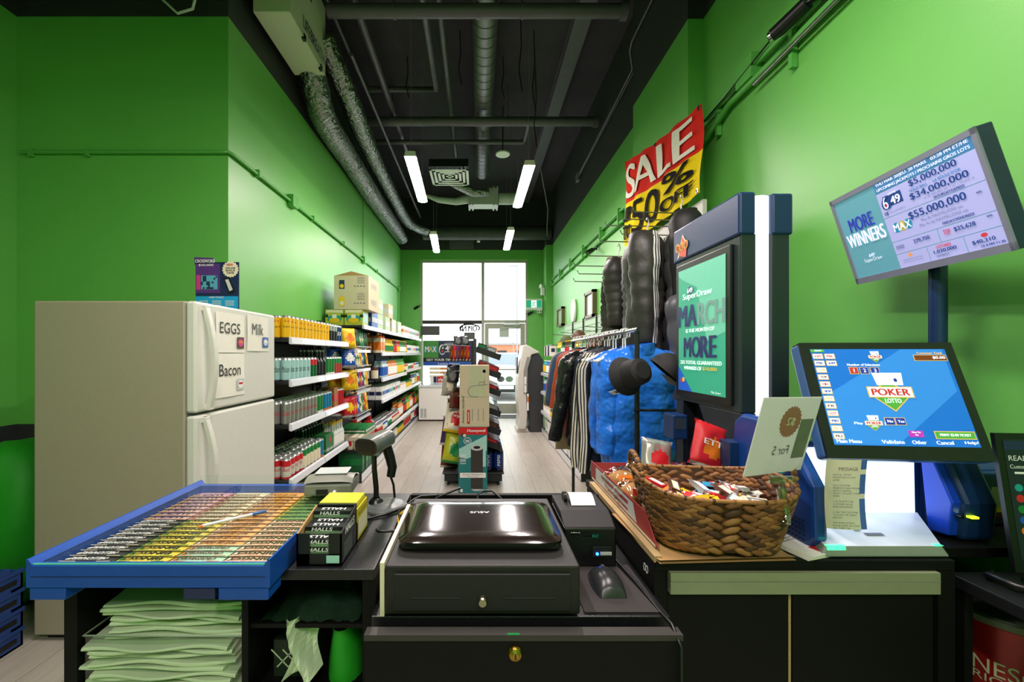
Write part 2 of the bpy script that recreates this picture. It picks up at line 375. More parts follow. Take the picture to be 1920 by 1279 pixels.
crosspipe(5.52, -1.72, 1.53, 'thick dark cross pipe in the middle of the ceiling')
tag(MB().box((1.0, -2.2, 4.86), (1.17, 9.5, 4.87), pipeb).box((1.08, -2.2, 4.87), (1.09, 9.5, 4.99), pipeb).box((1.0, -2.2, 4.99), (1.17, 9.5, 4.999), pipeb).build('steel_beam'), 'long flat grey steel beam right of the spiral duct', 'beam')
tag(MB().box((-3.2, 2.2, 4.6), (-1.8, 2.5, 4.99), blackc).build('duct_box'), 'dark square duct above the alcove at top left', 'duct')
# wires dropping from slab
for k, (x, y, l) in enumerate(((-.85, 5.0, .5), (-.2, 4.6, .6), (.45, 4.4, .8), (.62, 4.6, .9), (.72, 5.2, 1.0), (.3, 5.0, .5))):
    m = MB().tube([(x, y, 4.99), (x+.01, y, 4.99-l*.4), (x-.015, y+.02, 4.99-l*.7), (x+.02, y, 4.99-l)], .006, blk, 5)
    tag(m.build('hanging_cable'), 'thin black cable dangling from the dark ceiling slab', 'cable', 'cables dangling from the slab')
m = MB().tube([(1.48, 1.2, 4.45), (1.48, 4.0, 4.42), (1.5, 4.1, 4.40), (1.6, 4.3, 4.36), (1.61, 4.9, 4.35), (1.615, 6.7, 4.28)], .011, pipeb, 8).tube([(1.61, 4.3, 4.33), (1.615, 6.7, 4.25)], .006, pipeb, 6)
tag(m.build('dark_conduit'), 'thin grey conduit along the black upper right wall', 'conduit')
tag(MB().box((1.59, 6.66, 4.2), (1.63, 6.78, 4.32), gry).build('junction_box'), 'small grey box where the upper right conduit ends', 'junction box')
tag(MB().tube([(1.49, 8.95, 3.95), (1.48, 8.9, 4.15), (1.45, 8.6, 4.4), (1.2, 8, 5.0)], .007, lgt, 5).build('loose_wire'), 'loose pale wire hanging in the rear right ceiling corner', 'wire')
# air exchanger
hx = thing('air_exchanger', 'beige box shaped air exchanger hung at the top left with brand lettering', 'ventilation unit', (-1.56, 3.5, 4.0))
acb = mat('cream_sheet_metal', '#cfd2bd', .45, var=.03)
MB().box((-.14, -.36, .0), (.14, .36, .62), acb).build('casing', hx, bevel=.008)
m = MB(); m.box((.139, -.36, -.004), (.144, .36, .62), acb); m.text('LIFEBREATH', (.146, .10, .12), Y3, Z3, .10, nav, w=.46, bold=.01)
m.box((.145, .0, .4), (.147, .04, .5), drk); m.build('side_panel', hx)
for y in (-.1, .26): MB().box((.125, y-.02, -.02), (.15, y+.02, .03), blk).build('latch', hx, bevel=.004)
MB().lathe([(.10, .0), (.135, -.01), (.135, -.05), (.10, -.05), (.10, .0)], mat('dark_red_band', '#8a2a22', .5), 24, (-.02, -.42, .15)).lathe([(.12, .4), (.12, -.02)], blk, 24, (-.02, -.42, .15)).build('inlet_collar', hx)
def flexduct(pts, r, lab, seed):
    R = random.Random(seed); pts = [V(p) for p in pts]; out = []; rr = []
    N = 26
    for i in range(len(pts)-1):
        p0 = pts[max(i-1, 0)]; p1 = pts[i]; p2 = pts[i+1]; p3 = pts[min(i+2, len(pts)-1)]
        k = max(3, int((p2-p1).length/.06))
        for j in range(k):
            t = j/k; q = .5*((2*p1)+(p2-p0)*t+(2*p0-5*p1+4*p2-p3)*t*t+(3*p1-p0-3*p2+p3)*t**3)
            out.append(q)
    for i, q in enumerate(out): rr.append(r*(1+.07*math.sin(i*1.9)*R.random()+(-.16 if i % N == N-1 else 0)))
    return tag(MB().tube(out, rr, foil, 18).build('flexible_duct'), lab, 'duct')
flexduct([(-1.57, 3.84, 4.16), (-1.57, 4.0, 4.0), (-1.60, 4.35, 3.86), (-1.615, 5.2, 3.86), (-1.62, 6.6, 3.84), (-1.62, 8.9, 3.88)], .13, 'crinkled silver flexible duct leaving the air exchanger, lower and larger', 1)
flexduct([(-1.44, 3.86, 4.36), (-1.40, 4.05, 4.24), (-1.36, 4.4, 4.12), (-1.38, 5.0, 4.06), (-1.42, 6.4, 4.06), (-1.40, 8.3, 4.06), (-1.1, 9.0, 4.08)], .11, 'crinkled silver flexible duct running inside the lower one, farther from the wall', 2)
pipe('ceiling_pipe', [(-1.22, 4.0, 4.3), (-1.22, 8.8, 4.3)], .02, 'thin pipe running above the silver ducts')
tag(MB().tube([(-1.2, 9.15, 4.07), (1.6, 9.15, 4.07)], .15, mat('wrapped_dark_duct', '#3b403d', .5, var=.3, scale=6, bump=.5, bscale=20), 18).build('dark_duct'), 'large dark wrapped duct crossing above the shop window', 'duct')
tag(MB().box((-.65, 9.5, 3.83), (-.1, 9.59, 4.02), pipeb).build('wall_panel'), 'flat grey metal panel on the black wall above the window', 'panel')
tag(MB().box((-.02, 9.2, 3.9), (.05, 9.28, 4.02), white).tube([(0, 9.25, 4.0), (-.15, 9.25, 3.95), (-.3, 9.25, 4.06), (-.5, 9.3, 4.06)], .006, lgt, 5).build('outlet_box'), 'small pale outlet box hanging on a cable above the window', 'outlet')
# diffuser
df = thing('ceiling_diffuser', 'square white louvred air diffuser between the lights', 'air vent', (-.43, 6.4, 4.12))
m = MB()
for k in range(5):
    a = .29-k*.058; b = a-.034; z = .0+k*.006
    for (x0, y0, x1, y1) in ((-a, -a, a, -b), (-a, b, a, a), (-a, -a, -b, a), (b, -a, a, a)): 
        m.box((x0, y0, z), (x1, y1, z+.006), white)
m.build('louvre_face', df); MB().box((-.29, -.29, .05), (.29, .29, .16), drk).build('plenum_box', df)
MB().tube([(-.1, .3, .15), (.1, .36, .05), (.35, .5, -.02), (.6, .55, .0)], .08, foil, 14).build('neck', df)
dp = thing('duct_damper', 'pale ribbed metal damper box below the spiral duct end', 'duct', (.12, 7.2, 4.1))
MB().box((-.28, -.12, -.14), (.22, .12, .14), lgt).build('box_section', dp, bevel=.005)
for x in (-.28, -.22, .14, .2): MB().box((x, -.14, -.16), (x+.025, .14, .16), lgt).build('flange', dp)
MB().cyl((.24, 0, 0), (.62, 0, 0), .1, lgt, 20).build('round_outlet', dp)
MB().tube([(-.28, 0, 0), (-.5, 0, -.05), (-.8, 0, -.02), (-1.0, 0, .05)], [.08, .06, .05, .03], lgt, 12).build('flexible_tail', dp)
tag(MB().lathe([(0, .0), (.1, .005), (.105, .02), (.09, .03), (0, .03)], white, 24).build('ceiling_speaker', loc=(.36, 6.0, 4.28)), 'round white ceiling disc left of the front right light', 'speaker')
tag(MB().cyl((.36, 6.0, 4.31), (.36, 6.0, 4.99), .008, blk, 6).build('drop_rod'), 'thin rod holding the round white ceiling disc', 'rod')
tag(MB().tube([(-2.13, 2.85, 3.98), (-2.12, 2.8, 3.8), (-2.02, 2.8, 3.71), (-1.92, 2.8, 3.74), (-1.88, 2.8, 3.9), (-1.88, 2.85, 4.3)], .009, lgt, 8).build('wire_loop'), 'loop of pale wire hanging at the top of the alcove wall', 'wire')
# ---------------------------------------------------------------- conduits on green walls
def jbox(x, y, z, lab, s=.055): return tag(MB().box((x-s*.5, y-s, z-s), (x+s*.5, y+s, z+s), greenp).build('junction_box', bevel=.004), lab, 'junction box')
t = thing('wall_conduit', 'green painted conduit running across the alcove and along the left wall', 'conduit', (0, 0, 0))
MB().tube([(-3.22, 2.935, 2.84), (-1.82, 2.93, 2.84), (-1.755, 2.925, 2.84), (-1.745, 2.98, 2.84), (-1.745, 9.4, 2.85)], .013, greenp, 8).build('tubing', t)
for p in ((-2.75, 2.937, 2.84), (-3.15, 2.937, 2.84)): MB().box((p[0]-.012, p[1]-.018, p[2]-.03), (p[0]+.012, p[1]+.012, p[2]+.02), greenp).build('clamp', t)
for y in (3.3, 4.4, 5.4, 7.2, 8.2): MB().box((-1.765, y-.012, 2.82), (-1.725, y+.012, 2.875), greenp).build('clamp', t)
jbox(-1.74, 3.92, 2.85, 'green painted box on the left wall conduit, nearest one'); jbox(-1.74, 6.37, 2.85, 'green painted box on the left wall conduit, middle one', .05); jbox(-1.74, 9.17, 2.85, 'green painted box on the left wall conduit, by the window', .05)
pipe('vertical_conduit', [(-1.75, 9.17, 2.8), (-1.75, 9.17, 1.9)], .01, 'green vertical conduit dropping behind the far left shelves', 'conduit', greenp)
pipe('vertical_conduit', [(-1.755, 6.37, 2.9), (-1.755, 6.37, 3.8)], .006, 'thin green cable rising up the left wall', 'conduit', greenp)
t = thing('wall_conduit', 'pair of green painted conduits running along the right wall', 'conduit', (0, 0, 0))
for dz, r in ((0, .016), (-.13, .019)):
    MB().tube([(1.575, 1.2, 3.06+dz*.6), (1.575, 2.6, 3.06+dz*.6), (1.57, 2.85, 3.03+dz), (1.465, 2.99, 3.02+dz), (1.465, 4.0, 3.02+dz), (1.47, 4.08, 3.02+dz), (1.60, 4.2, 3.02+dz), (1.61, 9.0, 3.03+dz)], r, greenp, 10).build('tubing', t)
MB().tube([(1.56, 1.2, 2.97), (1.56, 2.35, 2.94)], .01, wire, 8).build('bare_metal_tubing', t, label='bare ribbed metal tubing')
m = MB().tube([(1.55, 1.2, 3.12), (1.54, 1.6, 3.08), (1.545, 2.0, 3.1), (1.54, 2.6, 3.02), (1.54, 2.85, 3.0)], .005, blk, 5); m.build('black_cable', t)
for y in (1.5, 2.1, 2.75, 4.7, 5.4, 6.3, 7.2, 8.1): MB().box((1.575, y-.012, 2.86), (1.605 if y < 3 else 1.635, y+.012, 3.06), greenp).build('clamp', t)
jbox(1.575, 2.42, 3.06, 'large green painted box on the near right wall conduit', .07); jbox(1.6, 4.35, 3.0, 'green painted box on the right wall behind the sale banner', .08); jbox(1.61, 9.1, 2.95, 'small green box at the rear end of the right conduits', .05)
sc_ = thing('security_camera', 'black bullet security camera at the top right above the monitor', 'camera', (1.53, 1.93, 3.05))
MB().tube([(.0, .0, 0), (-.04, .12, -.03), (-.06, .15, -.04)], [.032, .034, .03], blk, 16).build('body', sc_)
MB().cyl((-.058, .148, -.04), (-.066, .16, -.043), .024, chrome, 16).cyl((-.067, .161, -.043), (-.069, .164, -.044), .014, blk, 12).build('lens', sc_)
MB().blob((.04, -.08, .0), .04, .05, .05, blk, 12, 8).tube([(.03, -.06, 0), (.0, .0, 0)], .012, blk, 8).build('mount', sc_)
def smallcam(x, y, z, lab, d=-1):
    t = thing('security_camera', lab, 'camera', (x, y, z))
    MB().cyl((0, 0, 0), (-.09, .04*d, -.05), .03, blk, 12).build('body', t); MB().cyl((.05, .0, .02), (0, 0, 0), .012, blk, 8).cyl((.055, 0, .02), (.045, 0, .02), .03, blk, 12).build('mount', t)
smallcam(1.56, 5.65, 2.83, 'small black camera hanging below the right wall conduits')
smallcam(1.22, 9.575, 2.36, 'small dark camera under the exit sign')
smallcam(-1.38, 9.575, 2.5, 'small dark camera at the left edge of the shop window', 1)
# exit sign, emergency light
t = thing('exit_sign', 'green and white running man exit sign beside the door', 'sign', (1.26, 9.35, 2.40))
MB().box((-.19, 0, 0), (.19, .05, .25), white).build('housing', t, bevel=.006)
xg = mat('exit_green', '#12a07c', .4, emit=.6); xw = mat('exit_white', '#f2fff8', .4, emit=.8)
m = MB().rect((0, 0, .135), X3, Z3, .34, .16, xg, .002).rect((0, 0, .135), X3, Z3, .12, .16, xw, .003)
m.ell((.015, 0, .19), X3, Z3, .02, .02, xg, .005)
for a, b in (((.0, .175), (-.008, .12)), ((-.008, .12), (.025, .095)), ((.025, .095), (.022, .068)), ((-.008, .12), (-.03, .095)), ((-.03, .095), (-.05, .09)), ((0, .17), (.03, .15)), ((0, .17), (-.028, .155)), ((-.028, .155), (-.035, .135))):
    d = V((b[0]-a[0], 0, b[1]-a[1])); u = d.normalized(); v = V((-u.z, 0, u.x)); m.rect((( a[0]+b[0])/2, 0, (a[1]+b[1])/2), u, v, d.length+.008, .012, xg, 0)
    for q in range(4): m.v[-1-q].y = -.005
m.build('face', t); MB().box((.08, .01, -.07), (.18, .05, -.005), white).cyl((.1, .0, -.04), (.1, .015, -.04), .016, drk, 10).cyl((.155, .0, -.04), (.155, .015, -.04), .016, drk, 10).build('lower_unit', t)
t = thing('emergency_light', 'pale emergency light with two heads on the rear right wall corner', 'light', (1.45, 9.3, 2.72))
MB().box((-.04, -.06, 0), (.04, .06, .17), white).build('battery_box', t, bevel=.01)
for s in (-1, 1): MB().cyl((-.01, s*.05, .2), (-.06, s*.08, .2), .025, white, 12, .04).build('lamp_head', t)
# frames on the right wall
brz = mat('bronze_frame', '#6c5c40', .4, metal=.5)
mirr = mat('mirror_face', '#a8c8a6', .2)  # greenish reflection of the mirror glass put into its flat colour
for y, z, wd, h, lab in ((8.1, 2.13, .5, .36, 'small bronze framed mirror on the right wall, farther one'), (5.96, 2.12, .46, .38, 'larger bronze framed mirror on the right wall, nearer one')):
    t = thing('framed_mirror', lab, 'picture frame', (RX-.03, y, z))
    m = MB(); a, b = wd/2, h/2
    m.box((-.03, -a, -b), (.03, -a+.05, b), brz).box((-.03, a-.05, -b), (.03, a, b), brz).box((-.03, -a, -b), (.03, a, -b+.04), brz).box((-.03, -a, b-.04), (.03, a, b), brz)
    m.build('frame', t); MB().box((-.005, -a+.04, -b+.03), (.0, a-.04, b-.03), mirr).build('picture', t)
m = MB(); m.lathe([(0, -.02), (.19, -.02), (.2, 0), (.19, .02), (0, .02)], white, 28)
o = m.build('wall_plate', loc=(RX-.03, 7.0, 2.14), rot=(0, PI/2, 0)); o.scale = (1, .68, 1); tag(o, 'round white plate hanging between the two wall frames', 'wall decoration')
# ---------------------------------------------------------------- fridge
ft = thing('refrigerator', 'tall beige and white refrigerator with paper signs on its top door', 'refrigerator', (0, 0, 0))
fx = -1.445
MB().box((-2.19, 2.05, .03), (fx, 2.85, 1.68), beig).build('body', ft, bevel=.008)
fd = MB().box((fx+.004, 2.05, 1.125), (fx+.055, 2.85, 1.68), frw).build('freezer_door', ft, bevel=.012)
fd2 = MB().box((fx+.004, 2.05, .12), (fx+.055, 2.85, 1.11), frw).build('fridge_door', ft, bevel=.012)
MB().box((fx, 2.06, .12), (fx+.006, 2.84, 1.67), gry).build('door_gasket', ft)
MB().box((-2.15, 2.08, .0), (fx-.03, 2.82, .03), blk).build('base', ft)
def handle(z0, z1, par):
    n = 10; pts = []
    for i in range(n+1):
        t = i/n; pts.append((fx+.065+.04*math.sin(PI*min(1, t*1.0)), 2.105+.03*t, z1+(z0-z1)*t))
    m = MB()
    for i in range(n):
        a, b = V(pts[i]), V(pts[i+1]); w2 = .016
        m.add([a+V((-.012, -w2, 0)), a+V((.012, -w2, 0)), a+V((.012, w2, 0)), a+V((-.012, w2, 0)), b+V((-.012, -w2, 0)), b+V((.012, -w2, 0)), b+V((.012, w2, 0)), b+V((-.012, w2, 0))],
              [(0,1,5,4),(1,2,6,5),(2,3,7,6),(3,0,4,7)]+([(0,3,2,1)] if i == 0 else [])+([(4,5,6,7)] if i == n-1 else []), frw)
    m.box((fx+.05, 2.09, z1-.03), (fx+.08, 2.125, z1), frw).box((fx+.05, 2.12, z0), (fx+.08, 2.155, z0+.03), frw)
    m.build('handle', par, bevel=.004)
handle(1.13, 1.665, fd); handle(.62, 1.10, fd2)
def sheet(y, z, wd, h, s, pic, lab, ts):
    m = MB(); x = fx+.0565
    m.grid(lambda u, v: (x+.001+.003*abs(math.sin(u*4+v*3)), y-wd/2+u*wd, z-h/2+v*h), 8, 6, whitep)
    m.text(s, (x+.0055, y-.01, z+h*.12), Y3, Z3, ts[0], drk, w=ts[1], off=.0008)
    m.rect((x+.006, y+wd*.33, z-h*.24), Y3, Z3, .07, .065, pic[0], .0006); m.ell((x+.0065, y+wd*.33, z-h*.24), Y3, Z3, .055, .045, pic[1], .001)
    m.rect((x+.0067, y+wd*.33, z-h*.22), Y3, Z3, .04, .012, pic[2], .0012)
    tag(m.build('paper_sign'), lab, 'sign')
sheet(2.335, 1.535, .27, .22, 'EGGS', (brn, pnk, org), 'white paper sign reading EGGS on the fridge door', (.06, .19))
sheet(2.625, 1.545, .25, .22, 'Milk', (blu, lgt, wht), 'white paper sign reading Milk at the right of the fridge door', (.07, .13))
sheet(2.335, 1.30, .27, .24, 'Bacon', (lgt, wht, red), 'white paper sign reading Bacon, lower on the fridge door', (.065, .20))
# poster on top of the fridge
pt = thing('poster_board', 'purple and blue crossword lottery poster standing on the fridge', 'poster', (-1.60, 2.55, 1.681), 0)
m = MB(); m.box((-.13, 0, 0), (.135, .006, .30), nav)
m.prism([(-.135, .28), (-.02, .30), (-.02, .325), (-.14, .33)], (0, 0, 0), X3, Z3, Y3*.006, pur)
m.rect((0, 0, .045), X3, Z3, .262, .09, mat('cyan_print', '#1b9fd4', .4), .001)
m.rect((-.055, 0, .20), X3, Z3, .15, .18, pur, .001); m.rect((-.045, 0, .175), X3, Z3, .10, .085, mat('puzzle_blue', '#58a6bd', .4), .002)
R = random.Random(2)
for i in range(9):
    for j in range(7):
        if R.random() < .45: m.rect((-.09+i*.011, 0, .14+j*.0115), X3, Z3, .0105, .011, nav, .003)
m.rect((-.112, 0, .175), X3, Z3, .025, .09, pnk, .002)
m.text('CROSSWORD', (-.07, 0, .305), X3, Z3, .02, wht, w=.12, bold=.02, off=.003); m.text('$50,000', (-.065, 0, .28), X3, Z3, .014, wht, w=.09, bold=.02, off=.003)
m.text('HOW TO PLAY', (.0, 0, .083), X3, Z3, .011, wht, w=.09, bold=.02, off=.003)
for x in (-.08, .0, .08):
    for k in range(3): m.rect((x, 0, .06-k*.012), X3, Z3, .055, .004, wht, .003)
st = [((.052 if k % 2 else .045)*math.cos(2*PI*k/36), (.052 if k % 2 else .045)*math.sin(2*PI*k/36)) for k in range(36)]
m.flat([(p[0]+.085, p[1]+.255) for p in st], (0, -.003, 0), X3, Z3, crm)
m.text('NEW', (.082, -.003, .283), X3, Z3, .014, red, w=.04, bold=.03); m.text('ONLINE', (.085, -.003, .263), X3, Z3, .011, nav, w=.06, bold=.02)
m.text('BONUS', (.085, -.003, .248), X3, Z3, .011, nav, w=.055, bold=.02); m.text('GAME', (.085, -.003, .233), X3, Z3, .011, nav, w=.045, bold=.02)
m.prism([(.04, .20), (.075, .21), (.115, .12), (.08, .105)], (0, -.002, 0), X3, Z3, NY*.002, drk)
m.flat([(.053, .19), (.073, .195), (.10, .13), (.08, .12)], (0, -.0045, 0), X3, Z3, lgt)
m.build('printed_board', pt)
MB().prism([(0, 0), (0, .2), (.10, 0)], (0, .006, 0), Y3, Z3, X3*.004, card).build('easel_leg', pt)
# ---------------------------------------------------------------- alcove, left edge
crate = mat('blue_crate', '#1d3a78', .45, var=.1)
def cratef(loc, lab):
    t = thing('stacking_crate', lab, 'crate', loc, 0, 'blue crates stacked on the floor')
    m = MB()
    m.box((-.2, -.26, 0), (.2, .26, .01), crate)
    for (a, b) in (((-.2, -.26), (.2, -.25)), ((-.2, .25), (.2, .26)), ((-.2, -.26), (-.19, .26)), ((.19, -.26), (.2, .26))):
        m.box((a[0], a[1], .0), (b[0], b[1], .085), crate)
    m.box((-.205, -.265, .075), (.205, -.245, .09), crate); m.box((.185, -.265, .075), (.205, .265, .09), crate)
    m.build('basket', t)
    for y in (-.18, 0, .18): MB().box((.2, y-.05, .03), (.204, y+.05, .05), blk).build('grip_slot', t); MB().prism([(-.03, 0), (.03, 0), (.02, .035), (-.02, .035)], (.196, y, .086), Y3, Z3, X3*.006, crate).build('rim_tab', t)
for k in range(4): cratef((-2.42, 1.77, .0+k*.094), 'blue plastic crate on the floor left of the fridge, '+['bottom of the stack', 'second from the bottom', 'third from the bottom', 'topmost of the stack'][k])
gcloth = mat('bright_green_cloth', '#1f9a1e', .6, var=.15, scale=6, bump=.3, bscale=15)
m = MB()
def gb(u, v):
    a = u*2*PI; b = v*PI-PI/2; R_ = 1+.08*math.sin(a*3+v*5)+.05*math.sin(a*7-v*9)
    return (.26*math.cos(b)**.6*math.cos(a)*R_ if abs(math.cos(b)) > 1e-6 else 0, .28*max(0, math.cos(b))**.6*math.sin(a)*R_, .46+.46*math.sin(b)*(1+.05*math.sin(a*4)*math.cos(b)))
m.grid(gb, 32, 18, gcloth, closed=True)
tag(m.build('green_sack', loc=(-2.63, 2.42, .0)), 'bright green cloth sack heaped behind the blue crates', 'sack')
# ---------------------------------------------------------------- shelving
def gondola(name, lab, xb, xf, y0, y1, shelves, top, d=1, back=True, secs=.65):
    t = thing(name, lab, 'shelving', (0, 0, 0))
    if back: MB().box((min(xb, xb+d*.03), y0, .05), (max(xb, xb+d*.03), y1, top), steel).build('back_panel', t)
    MB().box((min(xb, xf), y0, .0), (max(xb, xf), y1, .10), steel).box((xf-d*.002, y0, .01), (xf+d*.002, y1, .1), rail).build('base_deck', t, bevel=.003)
    y = y0
    while y < y1+.01:
        MB().box((min(xb, xb+d*.05), y-.012, 0), (max(xb, xb+d*.05), y+.012, top), steel).build('upright', t); y += max(.6, (y1-y0)/max(1, round((y1-y0)/1.3)))
    for z, ya, yb, fr_ in shelves:
        s = MB().box((min(xb, fr_), ya, z-.025), (max(xb, fr_), yb, z), steel).prism([(0, 0), (.0, -.12), (d*.2, -.02), (d*.3, 0)], (xb, ya, z-.02), X3, Z3, Y3*.004, steel).build('shelf', t, bevel=.002)
        n = max(1, round((yb-ya)/secs)); L = (yb-ya)/n
        for k in range(n):
            MB().prism([(0, 0), (d*.018, -.008), (d*.026, -.05), (d*.018, -.056), (0, -.05)], (fr_, ya+k*L+.006, z+.012), X3, Z3, Y3*(L-.012), rail).build('price_rail', s)
    return t
NS = [(1.53, 3.0, 4.33, -1.365), (1.22, 3.0, 4.33, -1.365), (.90, 3.0, 4.33, -1.365), (.50, 3.0, 4.33, -1.365)]
gondola('shelving_unit', 'black metal shelving beside the fridge stocked with drink cans', -1.76, -1.36, 3.0, 4.35, NS, 1.6)
FS = [(1.74, 4.67, 9.38, -1.30), (1.43, 5.6, 9.38, -1.30), (1.08, 5.6, 7.5, -1.30), (1.12, 7.5, 9.38, -1.30), (.79, 5.6, 9.38, -1.30), (.36, 4.55, 9.38, -1.28)]
gondola('shelving_unit', 'long black metal shelving along the left wall up to the window', -1.76, -1.27, 4.55, 9.4, FS, 1.78, secs=.9)
wr = thing('wire_snack_rack', 'wire snack trays between the two left shelving units', 'rack', (0, 0, 0))
for z in (1.46, 1.25, 1.01, .72):
    m = MB()
    for y in (4.40, 4.98): m.tube([(-1.72, y, z+.06), (-1.30, y, z), (-1.28, y, z+.03)], .004, wire, 6)
    for k in range(7): m.tube([(-1.72+k*.07, 4.40, z+.06-k*.01), (-1.72+k*.07, 4.98, z+.06-k*.01)], .003, wire, 6)
    m.tube([(-1.28, 4.40, z+.035), (-1.28, 4.98, z+.035)], .005, wire, 6)
    m.box((-1.285, 4.42, z-.03), (-1.28, 4.96, z+.0), rail); m.build('wire_tray', wr)
MB().box((-1.76, 4.37, .36), (-1.74, 5.55, 1.70), steel).build('back_panel', wr)
# ---------------------------------------------------------------- product prototypes
VA = -1.1    # facing of labels on the left side
def can(r, h, body, band=None, txt=None, tm=None, ts=.03, star=None, tw=None, ang=VA, z0=0, band2=None):
    m = MB(); b = band or body; b2 = band2 or body
    m.lathe([(0, 0), (r*.8, 0, sil), (r, .008, sil), (r, h*.14, b2), (r, h*.62, body), (r, h*.86, b), (r*.98, h*.9, b), (r*.82, h*.965, sil), (r*.84, h*.975, sil), (r*.84, h, sil), (r*.76, h, sil), (r*.74, h-.005, sil), (0, h-.004, sil)], body, 14)
    if txt: m.wrap(txt, r, ang, h*.5+z0, ts, tm or wht, w=tw or r*1.7, bold=.015, shear=.3)
    if star: m.wrap(star[0], r, ang, h*.74, ts, star[1], w=r*.8, bold=.02)
    return m
def bottle(r, h, g, cap, lab=None, txt=None, tm=None, neck=.4, ang=VA):
    m = MB(); hb = h*(1-neck); l = lab or g
    m.lathe([(0, 0), (r*.9, 0), (r, .01), (r, h*.12, g), (r, hb*.85, l), (r*.95, hb*.95, g), (r*.45, hb+.25*(h-hb), g), (r*.4, h*.93, g), (r*.42, h*.93, cap), (r*.44, h, cap), (0, h, cap)], g, 12)
    if txt: m.wrap(txt, r, ang, h*.3, h*.1, tm or wht, w=r*1.6, bold=.01)
    return m
def boxp(wx, wy, h, c, c2, txt=None, tm=None, n=X3, stripe=.3):
    m = MB(); m.box((-wx/2, -wy/2, 0), (wx/2, wy/2, h), c)
    m.rect((wx/2, 0, h*.5), Y3, Z3, wy*.92, h*stripe, c2, .001); m.rect((0, -wy/2, h*.5), X3, Z3, wx*.92, h*stripe, c2, .001)
    if txt: m.text(txt, (0, -wy/2, h*.5), X3, Z3, h*.14, tm or wht, w=wx*.8, off=.002); m.text(txt, (wx/2, 0, h*.5), Y3, Z3, h*.14, tm or wht, w=wy*.8, off=.002)
    return m
def gable(wx, h, c, c2, cap=None):
    m = MB(); a = wx/2; hb = h*.75; m.box((-a, -a, 0), (a, a, hb), c)
    m.prism([(-a, 0), (a, 0), (.004, h*.17), (.004, h*.25), (-.004, h*.25), (-.004, h*.17)], (0, -a, hb), X3, Z3, Y3*wx, c2)
    m.rect((0, -a, hb*.45), X3, Z3, wx*.96, hb*.55, c2, .001); m.rect((a, 0, hb*.45), Y3, Z3, wx*.96, hb*.55, c2, .001)
    if cap: m.cyl((a*.5, -.0, hb+h*.08), (a*.5+.02, 0, hb+h*.12), .014, cap, 8)
    return m
def bag(wd, h, d, c, c2, c3=None, txt=None, tm=None, seed=0, nu=12, nv=14):
    R = random.Random(seed); ph = [R.uniform(0, 6) for _ in range(6)]
    def side(s):
        def fn(u, v):
            e = 1-abs(2*u-1)**3; q = max(0, 1-abs(2*v-1)**6)**.7
            th = d/2*e**.6*q*(1+.13*math.sin(u*11+ph[0])*math.sin(v*9+ph[1]))+.003*math.sin(u*40+ph[2])*(1 if v < .08 or v > .92 else .4)
            return ((u-.5)*wd*(1-.07*q), -s*th, v*h)
        return fn
    def mf(u, v):
        if v < .06 or v > .93: return c3 or c
        return c2 if (u-.5)**2/.10+(v-.42)**2/.05 < 1 else c
    m = MB(); m.grid(side(1), nu, nv, c, mfn=mf); m.grid(side(-1), nu, nv, c, mfn=lambda u, v: c)
    if txt: m.text(txt, (0, -d/2*1.02, h*.55), X3, Z3, h*.12, tm or wht, w=wd*.62, bold=.02, off=.003)
    return m
def proto(name, m, bevel=0):
    o = m.build(name, bevel=bevel); me = o.data
    if bevel:
        bpy.context.view_layer.update(); dg = bpy.context.evaluated_depsgraph_get(); me = bpy.data.meshes.new_from_object(o.evaluated_get(dg))
    bpy.data.objects.remove(o); me.name = name; return me
def put(name, me, loc, lab, cat, grp, rz=0, rot=None, sc=None):
    o = bpy.data.objects.new(name, me); col.objects.link(o); o.location = loc; o.rotation_euler = rot or (0, 0, rz)
    if sc: o.scale = sc
    return tag(o, lab, cat, grp)
RR = random.Random(11)
def run(name, me, x0, nx, dx, y0, ny, dy, z, lab, cat, grp, jit=.002, rz=0, zf=None):
    for j in range(ny):
        for i in range(nx):
            put(name, me, (x0-i*dx+RR.uniform(-jit, jit), y0+j*dy+RR.uniform(-jit, jit), z+.001), lab, cat, grp, rz+RR.uniform(-.15, .15))
r, h = .033, .168
c_yel = proto('can', can(r, h, mat('yellow_can', '#f0bd16', .3, metal=.0), None, 'Original', drk, .016, star=('H', red)))
c_blk = proto('can', can(r, h, drk, sil, None, wht, .03)); c_nav = proto('can', can(r, h, mat('navy_can', '#1b3f78', .3, metal=.3), None, 'B', wht, .04))
c_mol = proto('can', can(r, h, mat('ice_can', '#a9d6d4', .3, metal=.1), None, 'Molson', drk, .045, tw=.055))
c_gre = proto('can', can(r, h, mat('green_can', '#166b3c', .3, metal=.3), red, None, wht, .014))
c_gr2 = proto('can', can(r, h, mat('green_can2', '#2c8a44', .3, metal=.3), None, None, wht, .014, band2=wht))
c_rdw = proto('can', can(r, h, mat('red_can', '#b5433a', .3, metal=.3), grn, None, wht, .02))
c_sil = proto('can', can(r, h, mat('silver_can', '#b9bab4', .3, metal=.7), None, 'Coors', red, .035, tw=.055))
c_tea = proto('can', can(r, h, mat('blue_can', '#1f86b5', .3, metal=.3), None, None, wht, .02, band2=org)); c_red = proto('can', can(r, h, mat('scarlet_can', '#c3202a', .3, metal=.3), None, None, wht, .014))
c_bud = proto('can', can(r, h*.92, mat('white_can', '#d9d5c8', .35, metal=.2), red, 'Bud', red, .03, band2=red)); c_ltd = proto('can', can(r, h, crm, grn, None, red, .02))
b_dk = proto('bottle', bottle(.03, .23, mat('dark_bottle', '#171a1e', .15), sil, drk))
b_gn = proto('bottle', bottle(.03, .23, mat('green_glass_bottle', '#0d4a26', .12), sil, dgr))
